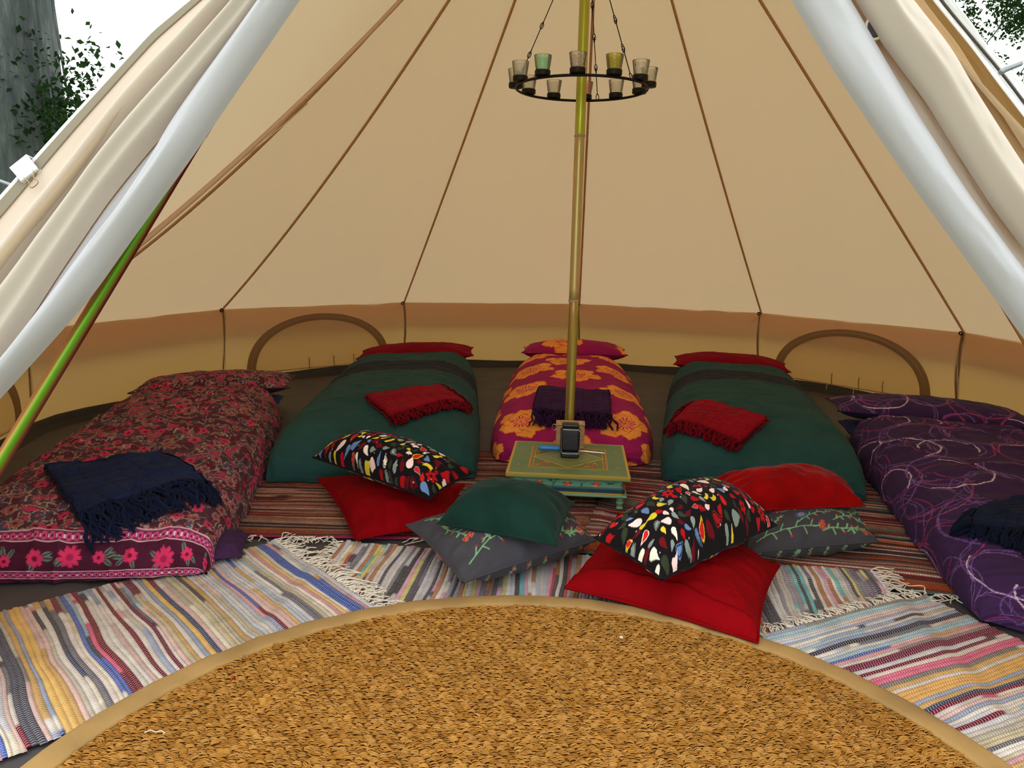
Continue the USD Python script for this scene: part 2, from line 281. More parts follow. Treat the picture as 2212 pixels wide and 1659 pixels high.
# ------------------------------------------------------------------ rugs
def lerp3(a, b, t): return a * (1 - t) + b * t
RUGS = []
RECTS = [((-.97, 2.18), (.30, 2.20), (0, 1), .98), ((.20, 2.12), (1.36, 1.83), (.243, .97), 1.05), ((-.55, 1.52), (-.49, 2.155), (.9957, -.093), 1.50), ((-.686, 2.154), (-.285, 1.700), (-.735, -.678), .88), ((.579, 1.638), (1.085, 1.880), (.43, -.903), .80)]
def rect(k):
    P0, P1, o, L = RECTS[k]; P0, P1, o = np.array(P0, float), np.array(P1, float), np.array(o, float); o /= np.linalg.norm(o); W_ = np.linalg.norm(P1 - P0); return P0, (P1 - P0) / W_, o, W_, L
def inside(k, x, y):                                                # distance inside rug k's outline
    o, du, out, Wd, Ln = rect(k); a, b = (x - o[0]) * du[0] + (y - o[1]) * du[1], (x - o[0]) * out[0] + (y - o[1]) * out[1]
    return np.minimum.reduce([a, Wd - a, b, Ln - b])
def zrug(x, y):                                                     # height of whatever rugs already lie at a point of the floor
    z = np.zeros(np.broadcast(x, y).shape)
    for k in range(len(RUGS)): z = z + 0.0098 * smooth(inside(k, x, y), -.05, -.003)
    return z
PALE = [srgb(*c) for c in ((206, 196, 184), (200, 190, 178), (210, 198, 176), (192, 188, 190), (204, 168, 158), (196, 138, 142), (214, 206, 196), (176, 180, 188), (150, 174, 182), (196, 152, 84), (188, 172, 136), (140, 148, 172), (172, 162, 144), (206, 190, 180))]
PALE_DK = [srgb(*c) for c in ((110, 22, 44), (52, 60, 92), (58, 54, 58), (70, 90, 160), (198, 80, 110), (120, 112, 106), (100, 96, 104))]
GREYS = [srgb(*c) for c in ((206, 198, 194), (214, 208, 200), (190, 184, 186), (196, 188, 196), (150, 144, 154), (206, 150, 172), (216, 206, 196), (120, 114, 124), (200, 190, 178))]
GREY_DK = [srgb(*c) for c in ((48, 46, 50), (70, 66, 76), (96, 170, 170), (196, 60, 60), (206, 190, 110), (110, 100, 120), (170, 110, 70))]
BROWN = [srgb(*c) for c in ((132, 84, 64), (118, 74, 56), (142, 98, 70), (102, 58, 48), (128, 92, 80), (150, 112, 90))]
BROWN_DK = [srgb(*c) for c in ((110, 24, 32), (62, 26, 30), (46, 34, 36), (150, 70, 40), (52, 58, 58), (166, 140, 96), (172, 130, 120), (120, 30, 44))]
RUST = [srgb(*c) for c in ((122, 68, 54), (106, 52, 46), (144, 108, 92), (94, 42, 44), (130, 86, 80), (160, 140, 128))]
RUST_DK = [srgb(*c) for c in ((120, 26, 34), (60, 36, 44), (40, 52, 66), (176, 88, 44), (46, 34, 36), (190, 170, 150), (80, 110, 104), (150, 40, 56))]
def rag_rug(label, k, w_strip, pal, dark, p_dark, seed, th=.0052, group=None, fringe=(), seg=22, wave=.010, fr_col='cotton_fringe', accents=(), m='rag_woven'):
    """P0->P1 is one short end (its strips run that way); the rug goes on along `out` for `length`; every woven strip is a part"""
    rng = np.random.default_rng(seed); P0, du, out, Wd, length = rect(k); z = 0
    r = thing('rag_rug', label, 'rug', (*P0, 0), group)
    edges = [0.0]
    while edges[-1] < length: edges.append(edges[-1] + w_strip * rng.uniform(.75, 1.3))
    edges = np.array(edges); n = len(edges) - 1; u = np.linspace(0, Wd, seg + 1)
    def line(e):                                                    # a woven line wanders a little; neighbours share it
        return e + (meshkit.fbm(np.stack([u * 3.2, np.full_like(u, e * 5.5), np.full_like(u, seed * 3.1)], -1), 3, seed) - .5) * wave * 3.2 * np.minimum(1, min(e, length - e) / .06 + .2)
    L = [line(e) for e in edges]; run = None
    for i in range(n):
        w = L[i + 1] - L[i]; w = np.maximum(w, .003); q = np.array([0, .22, .5, .78, 1.0]); hq = np.array([0, .8, 1, .8, 0])
        endw = np.clip(np.minimum(u, Wd - u) / .012, .25, 1); ext = rng.uniform(-.004, .006, 2)
        uu = u.copy(); uu[0] -= ext[0]; uu[-1] += ext[1]
        y = L[i][:, None] + w[:, None] * q[None]; hz = th * (.45 + .55 * hq[None] * endw[:, None]) * rng.uniform(.85, 1.15)
        und = .0035 * (meshkit.noise(np.stack([uu * 4, np.full_like(uu, edges[i] * 4), uu * 0 + seed], -1)) )
        XY = P0[None, None] + du[None, None] * uu[:, None, None] + out[None, None] * y[..., None]
        V = np.concatenate([XY, (zrug(XY[..., 0], XY[..., 1]) + .0012 + hz + und[:, None] * .6)[..., None]], -1)
        cols = np.zeros((seg + 1, 3)); j = 0                       # the rag changes where one is sewn to the next
        for (a0, a1, c_) in accents:
            if a0 <= edges[i] / length < a1: cols[:] = c_; j = 99
        if run is not None and rng.random() < .30: cur = run
        else: cur = dark[rng.integers(len(dark))] if rng.random() < p_dark else pal[rng.integers(len(pal))]
        while j <= seg:
            e_ = j + int(seg * rng.choice([.06, .1, .2, .45, .9, 1.2])); e_ = max(e_, j + 1); cols[j:e_] = cur * rng.uniform(.86, 1.1); run = cur
            cur = dark[rng.integers(len(dark))] if rng.random() < p_dark * 1.1 else pal[rng.integers(len(pal))]; j = e_
        C = np.repeat(cols[:, None], 5, 1)
        uv = np.stack([np.repeat(uu[:, None], 5, 1), y], -1)
        obj('rag_strip', (V.reshape(-1, 3)[:, :], tri(gridf(seg + 1, 5))[:, ::-1] if np.cross(du, out) < 0 else tri(gridf(seg + 1, 5))), m, r, col=C.reshape(-1, 3), uv=uv.reshape(-1, 2))
    for (side, ln, dens) in fringe:                                # loose warp ends: 'start' / 'end' of the length
        ms = []; nn = int(Wd / dens)
        for i in range(nn):
            for _ in range(2):
                x = (i + rng.uniform(.2, .8)) * Wd / nn; p = P0 + du * x + out * (0.004 if side == 'start' else length - .004); d = -out if side == 'start' else out
                if any(float(inside(q, *(p + d * .03))) > -.03 for q in range(k + 1, 5)): continue
                dirn = d + du * rng.normal(0, .45); l = ln * rng.uniform(.55, 1.15); s = np.linspace(0, 1, 7); ph = rng.uniform(0, 6)
                pts = p[None] + dirn[None] * (s * l)[:, None] + du[None] * (np.sin(s * rng.uniform(3, 7) + ph) - math.sin(ph))[:, None] * l * rng.uniform(.08, .3)
                ms.append(tube(np.concatenate([pts, (zrug(pts[:, 0], pts[:, 1]) + .004 + .004 * rng.random() + .006 * np.sin(s * PI) * rng.random())[:, None]], 1), .0022 * (1 - .3 * s), 4, False))
        obj('fringe', cat(*ms), fr_col, r, kind='stuff')
    RUGS.append(k)
    return r
# weave of warp threads over the rag strips: st.x runs along a strip, in metres
for nm_, thr_ in (('rag_woven', (206, 198, 188)), ('rag_dark', (84, 60, 50))):
    mat(nm_, {'u': ('uvmap', {'attribute': 'st'}), 's': ('separate_xyz', {}), 'k': ('math', {'math_type': 'multiply', 'value2': 2 * PI / .0072}), 'sn': ('math', {'math_type': 'sine'}),
        'n': ('noise_texture', {'scale': 60., 'detail': 3}), 'ad': ('math', {'math_type': 'multiply_add', 'value2': 3.0}), 'c': ('attribute', {'attribute': 'Cd'}),
        'r': ('rgb_ramp', {'ramp': [(.0, (0, 0, 0)), (.80, (0, 0, 0)), (.93, (.55, .55, .55)), (1, (.6, .6, .6))]}), 'mr': ('map_range', {'from_min': -1, 'from_max': 1, 'to_min': 0, 'to_max': 1}),
        'mx': ('mix', {'color2': tuple(srgb(*thr_))}), 'n2': ('noise_texture', {'scale': 25., 'detail': 3}), 'm2': ('map_range', {'from_min': .3, 'from_max': .7, 'to_min': .82, 'to_max': 1.12}), 'sc': ('vector_math', {'math_type': 'scale'}),
        'b': ('bump', {'strength': .7, 'distance': .0018, 'invert': True}), 't': ('texture_coordinate', {}), 'p': ('principled_bsdf', {'roughness': .95, 'specular_ior_level': .15})},
        [('u.UV', 's.vector'), ('s.x', 'k.value1'), ('t.object', 'n.vector'), ('n.fac', 'ad.value1'), ('k.value', 'ad.value3'), ('ad.value', 'sn.value1'), ('sn.value', 'mr.value'), ('mr.result', 'r.fac'),
         ('r.color', 'mx.fac'), ('t.object', 'n2.vector'), ('n2.fac', 'm2.value'), ('c.color', 'sc.vector1'), ('m2.result', 'sc.scale'), ('sc.vector', 'mx.color1'), ('mx.color', 'p.base_color'), ('mr.result', 'b.height'), ('b.normal', 'p.normal')], 'p.BSDF')
rag_rug('brown and rust striped rag rug between the maroon bed and the red cushion', 0, .0105, BROWN, BROWN_DK, .38, 11, fringe=(('start', .045, .014),), seg=44, wave=.016, m='rag_dark',
        accents=((0, .012, srgb(150, 30, 70)), (.022, .05, srgb(130, 60, 28))))
rag_rug('rust and dark striped rag rug under the small table and the purple bed', 1, .0105, RUST, RUST_DK, .40, 12, fringe=(('start', .05, .016),), seg=44, wave=.016, m='rag_dark',
        accents=((0, .012, srgb(76, 100, 92)), (.03, .06, srgb(160, 70, 30))))
rag_rug('grey and pink striped rag rug under the cushions behind the round coir mat', 2, .0100, GREYS, GREY_DK, .40, 13, fringe=(('start', .05, .011), ('end', .065, .010)), wave=.013, seg=44)
rag_rug('pale rag rug with blue, pink and yellow stripes beside the maroon bed', 3, .0100, PALE, PALE_DK, .26, 14, fringe=(('start', .065, .010),), seg=46, wave=.014,
        accents=((.03, .055, srgb(54, 82, 160)), (.065, .085, srgb(206, 168, 100)), (.40, .418, srgb(214, 168, 84)), (.60, .617, srgb(108, 20, 34)), (.53, .548, srgb(108, 20, 34)), (.74, .757, srgb(212, 166, 84)), (.80, .82, srgb(66, 64, 78)), (.92, .935, srgb(96, 18, 44))))
rag_rug('pale rag rug with pink and yellow stripes beside the purple bed', 4, .0100, PALE, PALE_DK, .20, 15, fringe=(('start', .04, .012),), seg=46, wave=.014,
        accents=((.12, .135, srgb(50, 46, 62)), (.22, .24, srgb(110, 24, 56)), (.29, .31, srgb(206, 92, 124)), (.36, .39, srgb(214, 160, 80))))
# round coir mat with a tape border
CX, CY, CR = .045, .915, .845
coir = thing('coir_mat', 'half-round golden coir mat of looped pile with a beige tape border', 'mat', (CX, CY, .03)); ZC = .0105
a = np.linspace(-.03, PI + .03, 73); zc = .030
def ringpts(r, z): return np.stack([CX + r * np.cos(a), CY + r * np.sin(a), np.full_like(a, z)], -1)
base = np.stack([ringpts(r, .030 + ZC) for r in np.linspace(.01, CR - .03, 8)], 1)
obj('backing', slab(base[:, ::-1], .008), 'coir_base', coir)
prof = [(CR, .020), (CR + .002, .026), (CR - .002, .031), (CR - .012, .0345), (CR - .03, .0365), (CR - .048, .0365), (CR - .057, .034), (CR - .058, .030)]
B = np.stack([ringpts(r, z + ZC) for r, z in prof], 1); B[:, 0, 2] = np.minimum(zrug(B[:, 0, 0], B[:, 0, 1]) + .004, .034); B[:, 2:7, 2] += (.0012 * np.sin(a * 95) + .001 * np.sin(a * 41))[:, None]
B[:, 7:, :2] += 0; obj('border_tape', sheet(B[:, ::-1]), 'tape_border', coir)
rng = np.random.default_rng(5); ms, cs = [], []
cols_ = [srgb(*c) for c in ((172, 121, 55), (164, 113, 48), (179, 129, 63), (157, 106, 44), (174, 123, 58))]
dx, dy = .0150, .0114; s = np.linspace(0, PI, 5)
protoV, protoF = [], None
for _ in range(16):                                                 # a loop of yarn: strands of fibre arched side by side
    st = []
    for q in (-2, -1, 0, 1, 2):
        l = .0080 * rng.uniform(.85, 1.15); tilt = rng.normal(0, .12); off = q * .0016 + rng.normal(0, .0005)
        x = -np.cos(s) * l + rng.normal(0, .001); y = off + tilt * x + np.sin(s) * .0010 * q; zz = np.sin(s) ** .8 * .0062 * rng.uniform(.7, 1.2) * (1 - .06 * q * q) - .001
        st.append(tube(np.stack([x, y, zz], -1), np.array([.0009, .0013, .0014, .0013, .0008]), 3, False))
    v, f = cat(*st); protoV.append(v); protoF = f
pts = []
for j in range(int(1.0 / dy)):
    for i in range(-62, 63):
        x, y = (i + .5 * (j % 2)) * dx + rng.normal(0, .0016), .02 + j * dy + rng.normal(0, .0012)
        if x * x + y * y < (CR - .060) ** 2 and CY + y > 1.10: pts.append((x, y))
V, F, C = [], [], []
for n_, (x, y) in enumerate(pts):
    v = protoV[rng.integers(16)]; th = rng.normal(.12, .22) + (PI if rng.random() < .5 else 0); c, s_ = math.cos(th), math.sin(th)
    V.append(np.stack([CX + x + c * v[:, 0] - s_ * v[:, 1], CY + y + s_ * v[:, 0] + c * v[:, 1], .030 + ZC + v[:, 2] * rng.uniform(.8, 1.15)], -1)); F.append(protoF + n_ * len(v))
    C.append(np.repeat((cols_[rng.integers(5)] * rng.uniform(.92, 1.06))[None], len(v), 0) * (.82 + .18 * smooth(v[:, 2], .0, .005))[:, None] ** 0)
obj('pile', (np.vstack(V), np.vstack(F)), 'coir_pile', coir, col=np.vstack(C), kind='stuff')

# ------------------------------------------------------------------ beds
def arcprof(n, bulge, m):                                           # quarter profile top(0,1) -> floor, by arc length
    t = np.linspace(0, PI / 2, 400); x = np.sin(t) ** (2 / n); z = np.cos(t) ** (2 / m)
    x = x * (1 - bulge * (1 - z) ** 2); l = np.concatenate([[0], np.cumsum(np.hypot(np.diff(x) * 1.6, np.diff(z)))]); l /= l[-1]
    return lambda s: (np.sign(s) * np.interp(np.abs(s), l, x), np.interp(np.abs(s), l, z))
class Duvet:
    """a padded cover lying over a mattress: cloth coordinates a (across), b (foot to head), both -1..1"""
    def __init__(self, corners, hf, hh, seed, wrinkle, n=(3.2, 3.0), bulge=.10, rnd=.30, dip=0.0):
        self.c = [np.array(q[:2], float) for q in corners]; self.hf, self.hh, self.seed, self.wr, self.rnd, self.dip = hf, hh, seed, wrinkle, rnd, dip
        self.pa, self.pb = arcprof(n[0], bulge, 2.2), arcprof(n[1], bulge * .6, 2.6)
        self.len = np.linalg.norm(self.c[3] - self.c[0]); self.wid = np.linalg.norm(self.c[1] - self.c[0])
    def metric(self, a, b): return a * (self.wid / 2 + self.hf * .75), b * (self.len / 2 + self.hf * .6)
    def __call__(self, a, b, lift=0.0):
        a, b = np.asarray(a, float), np.asarray(b, float)
        u, za = self.pa(a); v, zb = self.pb(b); zb = np.where(b > 0, 1 - (1 - zb) * .30, zb)
        u2 = u * np.sqrt(np.maximum(1 - self.rnd * v ** 2 * np.abs(v) ** 4, 0)); v2 = v * np.sqrt(np.maximum(1 - self.rnd * .45 * u ** 2 * np.abs(u) ** 2, 0))
        s, t = (u2 + 1) / 2, (v2 + 1) / 2; c = self.c
        xy = (1 - t)[..., None] * ((1 - s)[..., None] * c[0] + s[..., None] * c[1]) + t[..., None] * ((1 - s)[..., None] * c[3] + s[..., None] * c[2])
        hgt = self.hf + (self.hh - self.hf) * t + self.dip * np.sin(PI * t)
        ma, mb = self.metric(a, b)
        puff = fb(ma, mb, 3.2, self.seed, 2) * .05
        w1, w2, w3 = self.wr
        wr = w1 * (1 - np.abs(fb(ma * .8, mb * 2.6, 4.2, self.seed + 1, 3)) * 4).clip(-.4, 1) ** 3 + w2 * fb(ma, mb, 16., self.seed + 2, 3) + w3 * (1 - np.abs(fb(ma * 2.0, mb, 7., self.seed + 3, 2)) * 5).clip(0, 1) ** 2
        zz = np.clip(1 - ((1 - za) ** 3 + (1 - zb) ** 3) ** (1 / 3), 0, 1); top = zz ** .5
        z = hgt * (zz + puff / max(self.hf, .01) * .16 * top) + wr * top + lift
        side = (1 - top) * (wr * 1.2 + fb(ma, mb, 9., self.seed + 4, 2) * .025)
        cen = (c[0] + c[1] + c[2] + c[3]) / 4; d = xy - cen; d = d / (np.linalg.norm(d, axis=-1, keepdims=True) + 1e-9)
        xy = xy + d * side[..., None]
        return np.concatenate([xy, np.maximum(z, zrug(xy[..., 0], xy[..., 1]) + .004)[..., None]], -1)
    def mesh(self, na, nb):
        a, b = np.meshgrid(np.linspace(-1, 1, na), np.linspace(-1, 1, nb), indexing='ij')
        P = self(a, b); ma, mb = self.metric(a, b)
        return P, a, b, ma, mb
    def normal(self, a, b):
        e = .05; p = self(a, b); n = np.cross(self(a + e, b) - p, self(a, b + e) - p); return n / (np.linalg.norm(n, axis=-1, keepdims=True) + 1e-12)
def add_duvet(name, label, D, na, nb, m, color=None, group=None, bands=()):
    P, a, b, ma, mb = D.mesh(na, nb)
    col = None if color is None else color(a, b, ma, mb, P).reshape(-1, 3)
    r = thing(name, label, 'duvet', (*((D.c[0] + D.c[2]) / 2), 0), group)
    lo = 0
    obj('cover', sheet(P), m, r, col=col)
    # the padded underside, a hand's breadth in
    ua, ub = np.meshgrid(np.linspace(-1, 1, 21), np.linspace(-1, 1, 31), indexing='ij'); Q = D(ua, ub); cen = Q.mean((0, 1)); Q[..., :2] = cen[:2] + (Q[..., :2] - cen[:2]) * .955; Q[..., 2] = np.maximum(Q[..., 2] * .93 - .006, zrug(Q[..., 0], Q[..., 1]) + .004)
    v, f = sheet(Q); obj('lining', (v, f[:, ::-1]), 'plum_sheet' if color is not None else 'green_duvet', r)
    return r
class Cushion:
    """a stuffed cover spanned by its four corners (front-left, front-right, back-right, back-left)"""
    def __init__(self, c, th, k=.07, seed=0, low=.5, wr=.004, p=2.4, e=.55, droop=0.0):
        self.c, self.th, self.k, self.seed, self.low, self.wr, self.p, self.e, self.droop = [np.array(q, float) for q in c], th, k, seed, low, wr, p, e, droop
        n = np.cross(self.c[1] - self.c[0], self.c[3] - self.c[0]) + np.cross(self.c[2] - self.c[1], self.c[0] - self.c[1] + self.c[2] - self.c[1]) * 0
        self.n = n / np.linalg.norm(n); self.w = np.linalg.norm(self.c[1] - self.c[0]); self.d = np.linalg.norm(self.c[3] - self.c[0])
    def __call__(self, u, v, up=1):
        u, v = np.asarray(u, float), np.asarray(v, float)
        uu = u * (1 - self.k * (1 - v ** 2)); vv = v * (1 - self.k * (1 - u ** 2)); s, t = (uu + 1) / 2, (vv + 1) / 2; c = self.c
        P = (1 - t)[..., None] * ((1 - s)[..., None] * c[0] + s[..., None] * c[1]) + t[..., None] * ((1 - s)[..., None] * c[3] + s[..., None] * c[2])
        w = (np.clip(1 - np.abs(u) ** self.p, 0, 1) * np.clip(1 - np.abs(v) ** self.p, 0, 1)) ** self.e
        wr = fb(u * self.w, v * self.d, 9., self.seed, 3) * self.wr * 4 * w ** .5
        rad = np.maximum(np.abs(u), np.abs(v)); pl = np.sin(np.arctan2(v, u) * 14 + fb(u, v, 2., self.seed + 2) * 9) * smooth(rad, .6, .95) * (1 - smooth(rad, .95, 1)) * self.wr * .8
        amp = self.th * (1 - self.low) if up > 0 else -self.th * self.low
        Q = P + self.n * (w * amp + (wr + pl) * up)[..., None]
        Q[..., 2] = np.maximum(Q[..., 2], self.floor if hasattr(self, 'floor') else .016)
        return Q
    def mesh(self, nu, nv, up=1):
        u, v = np.meshgrid(np.linspace(-1, 1, nu), np.linspace(-1, 1, nv), indexing='ij')
        return self(u, v, up), u, v
def add_cushion(name, label, C, m, nu, nv, color=None, cat_='cushion', group=None, seam=None, parent=None, back=None, print_back=False):
    cen = sum(C.c) / 4; r = thing(name, label, cat_, (cen[0], cen[1], max(0, min(q[2] for q in C.c) - C.th * C.low)), group)
    P, u, v = C.mesh(nu, nv, 1); col = None if color is None else color(u * C.w / 2, v * C.d / 2, u, v).reshape(-1, 3)
    obj('cover', sheet(P), m, r, col=col)
    Q, u2, v2 = C.mesh(*((150, 120) if print_back else (41, 33)), -1); cb = None if col is None else (color if print_back is True else print_back)(-u2 * C.w / 2, v2 * C.d / 2, u2, v2).reshape(-1, 3) if print_back else np.broadcast_to(np.median(col, 0), Q.reshape(-1, 3).shape); vq, f = sheet(Q); obj('back_cover', (vq, f[:, ::-1]), back or m, r, col=cb)
    s = np.linspace(-1, 1, 25); o = np.ones(25)
    loop = np.concatenate([np.stack([s, -o], 1)[:-1], np.stack([o, s], 1)[:-1], np.stack([-s, o], 1)[:-1], np.stack([-o, -s], 1)]); E = C(loop[:, 0], loop[:, 1], 1)
    obj('seam', tube(E, .0035, 6, False), seam or back or m, r, col=None if col is None else np.broadcast_to(np.median(col, 0), (len(E) * 6, 3)))
    return r

# --- printed cloths, painted in cloth coordinates (metres)
def win(ma, mb, x, y, R):
    i0, i1 = np.searchsorted(ma[:, 0], (x - R, x + R)); j0, j1 = np.searchsorted(mb[0], (y - R, y + R)); return slice(i0, i1), slice(j0, j1)
def flowers_print(a, b, ma, mb, P):                                 # large orange flowers on magenta
    bg = srgb(152, 30, 86); out = np.empty(a.shape + (3,)); out[:] = bg * (1 + .2 * fb(ma, mb, 10, 3)[..., None])
    rng = np.random.default_rng(21); org, dk, st = srgb(236, 148, 66), srgb(208, 90, 24), srgb(186, 30, 96)
    for i in range(-3, 4):
        for j in range(-4, 5):
            cx, cy = i * .245 + rng.normal(0, .012), j * .44 + .22 * (i % 2) + rng.normal(0, .015); R = rng.uniform(.118, .138); ph = rng.uniform(0, 6)
            x, y = ma - cx, mb - cy; r = np.hypot(x, y); sel = r < .2
            if not sel.any(): continue
            rr, th = r[sel], np.arctan2(y[sel], x[sel]); c = out[sel]
            def lobe(R, n, p, am): return R * (1 + am * np.abs(np.sin(th * n / 2 + p)) - am * .7 + .035 * np.sin(th * 11 + p * 3) + .02 * np.sin(th * 23 + p))
            e = lobe(R, 5, ph, .30); c[rr < e] = org; c[(rr < e) & (rr > e - .0045 - .003 * np.sin(th * 5 + ph) ** 2)] = dk
            for q, f_ in ((.74, 1.7), (.52, 3.1)):
                e2 = lobe(R * q, 5, ph + f_, .42); c[(np.abs(rr - e2) < .0022 + .002 * np.sin(th * 3 + f_) ** 2) & (rr < e) & (np.sin(th * 4 + f_) > -.5)] = dk
            c[(rr < R * (.40 + .06 * np.sin(th * 5))) & (rr > R * (.12 + .05 * np.sin(th * 7))) & (np.abs(np.sin(th * 7 + ph)) > .74)] = st
            c[rr < R * .07] = dk; out[sel] = c
    return out
def circles_print(a, b, ma, mb, P):                                 # hand-drawn rings on aubergine
    out = np.empty(a.shape + (3,)); out[:] = srgb(58, 36, 70); rng = np.random.default_rng(33)
    cols = [srgb(122, 88, 142), srgb(104, 70, 128), srgb(150, 52, 98), srgb(160, 60, 104), srgb(114, 80, 136)]
    for i in range(-4, 5):
        for j in range(-6, 7):
            cx, cy = i * .20 + .1 * (j % 2) + rng.normal(0, .02), j * .20 + rng.normal(0, .02); n = int(rng.integers(3, 6))
            for q in range(n):
                R = rng.uniform(.085, .135); ex, ph = rng.uniform(-.12, .12), rng.uniform(0, 6); wd = rng.uniform(.0014, .0024); col = cols[rng.integers(5)]
                if q == 0 and rng.random() < .42: col, wd = srgb(206, 178, 196), .0026
                ox, oy = rng.normal(0, .012, 2); x, y = ma - cx - ox, mb - cy - oy; r = np.hypot(x, y); sel = (r > .06) & (r < .18)
                if not sel.any(): continue
                th = np.arctan2(y[sel], x[sel]); e = R * (1 + ex * np.sin(2 * th + ph) + .02 * np.sin(5 * th + ph)); c = out[sel]
                on = (np.abs(r[sel] - e) < wd) & ((np.sin(th + ph * 2) < .75) if q else (np.sin(th + ph * 2) < .3)); c[on] = lerp3(c[on], col, .85); out[sel] = c
    return out
def flower_at(out, x, y, R, n, col, core, edge, ph, rough=.25):
    r = np.hypot(x, y); sel = r < R * 1.35
    if not sel.any(): return
    th, rr = np.arctan2(y[sel], x[sel]), r[sel]; c = out[sel]; e = R * (1 - rough + rough * np.abs(np.sin(th * n / 2 + ph)) ** .6 + .06 * np.sin(th * n * 2.5))
    c[rr < e] = col; 
    if edge is not None: c[(rr < e) & (rr > e - R * .10)] = edge
    c[rr < R * .34] = core; c[(rr < R * .34) & (rr > R * .26)] = col * .7; out[sel] = c
def paisley_print(a, b, ma, mb, P):
    out = np.empty(a.shape + (3,)); base = srgb(76, 40, 48); out[:] = base; rng = np.random.default_rng(8)
    w1, w2 = fb(ma, mb, 26., 51, 3), fb(ma, mb, 46., 52, 2)
    out[w2 > .10] = srgb(70, 56, 62); out[w2 < -.14] = srgb(98, 26, 38); out[(np.abs(w1) < .018)] = srgb(150, 118, 108)
    cen = [(x, y) for x in np.arange(-.70, .71, .049) for y in np.arange(-1.15, 1.25, .049)]
    pink, rose, red, cream, slate, green = srgb(178, 50, 82), srgb(134, 78, 78), srgb(100, 22, 34), srgb(156, 132, 120), srgb(66, 66, 80), srgb(84, 88, 76)
    for (x0, y0) in cen:
        x0 += rng.normal(0, .012); y0 += rng.normal(0, .012); R = rng.uniform(.0095, .026); k = rng.random(); ph = rng.uniform(0, 6); nn = int(rng.integers(4, 9))
        q = win(ma, mb, x0, y0, R * 2.4); o = out[q]
        if o.size == 0: continue
        x, y = ma[q] - x0, mb[q] - y0
        if k < .34: flower_at(o, x, y, R, max(nn, 5), pink, red, pink * .75, ph, .38)
        elif k < .66: flower_at(o, x, y, R * 1.05, min(nn, 6), rose, red, cream, ph, .3)
        elif k < .80: flower_at(o, x, y, R, 6, slate, pink, cream, ph, .3)
        else:                                                       # a paisley drop with a ringed border
            c, s = math.cos(ph), math.sin(ph); u_, v_ = (c * x + s * y) / (R * 2.0), (-s * x + c * y) / (R * 2.0); vv = v_ - .5 * (u_ + .3) ** 2 * (u_ > -.3)
            wd = np.where(u_ < -.1, .48 * np.sqrt(np.clip(1 - ((u_ + .1) / .8) ** 2, 0, 1)), .48 * np.clip((1 - u_) / 1.1, 0, 1) ** .8)
            d = wd - np.abs(vv); o[d > 0] = srgb(92, 84, 86); o[d > .06] = srgb(84, 30, 44); o[(d > .13) & (d < .19)] = cream; o[d > .26] = pink * .9
    for _ in range(2600):                                           # small sprigs and commas between the flowers
        x0, y0, ph = rng.uniform(-.66, .66), rng.uniform(-1.1, 1.2), rng.uniform(0, 6); c, s = math.cos(ph), math.sin(ph); l = rng.uniform(.006, .016); col = (cream, green, cream, slate, pink, rose)[int(rng.integers(6))]
        q = win(ma, mb, x0, y0, l * 1.1); o = out[q]
        if o.size == 0: continue
        x, y = ma[q] - x0, mb[q] - y0; u, v = (c * x + s * y) / l, (-s * x + c * y) / l; o[(np.abs(u) < 1) & (np.abs(v - .4 * u * u) < .24 * (1 - np.abs(u)))] = col
    return out
def border_print(s, t, ma):                                         # foot border: s along, t 0..1 up the band, metres
    out = np.empty(s.shape + (3,)); out[:] = srgb(70, 26, 44); rng = np.random.default_rng(9); pink = srgb(200, 50, 92); vio = srgb(112, 44, 84)
    hgt = t
    for lo, hi in ((.006, .030), (.112, .136)):
        m = (hgt > lo) & (hgt < hi); out[m] = vio; q = (s / .022) % 1 - .5; r = np.hypot(q * .022, (hgt - (lo + hi) / 2)); out[m & (r < .0085)] = srgb(190, 70, 110); out[m & (r < .003)] = srgb(70, 26, 44)
        for e in (lo, hi): out[np.abs(hgt - e) < .0014] = srgb(190, 150, 150)
        out[m & (np.abs(np.abs(q) - .5) < .08) & (np.abs(hgt - (lo + hi) / 2) < .004)] = srgb(200, 190, 190)
    for i in range(-9, 10):
        x0 = i * .088 + rng.normal(0, .006); big = i % 3 == 0; R = .034 if big else rng.uniform(.018, .026); y0 = .071 + rng.normal(0, .008)
        for q in range(3):                                          # leaves on curling stems
            ph = rng.uniform(0, 6.2); x, y = s - x0 - .034 * math.cos(ph), hgt - y0 - .022 * math.sin(ph); c, s_ = math.cos(ph), math.sin(ph); u, v = (c * x + s_ * y) / .02, (-s_ * x + c * y) / .02
            m = (np.abs(u) < 1) & (np.abs(v) < .36 * (1 - u * u)) & (hgt > .032) & (hgt < .110); out[m] = srgb(92, 108, 96); out[m & (np.abs(v) < .08)] = srgb(60, 40, 50)
        flower_at(out, s - x0, hgt - y0, R, 9 if big else 7, pink, srgb(110, 20, 50) if not big else srgb(160, 30, 76), pink * .72, rng.uniform(0, 6), .42 if big else .3)
    return out
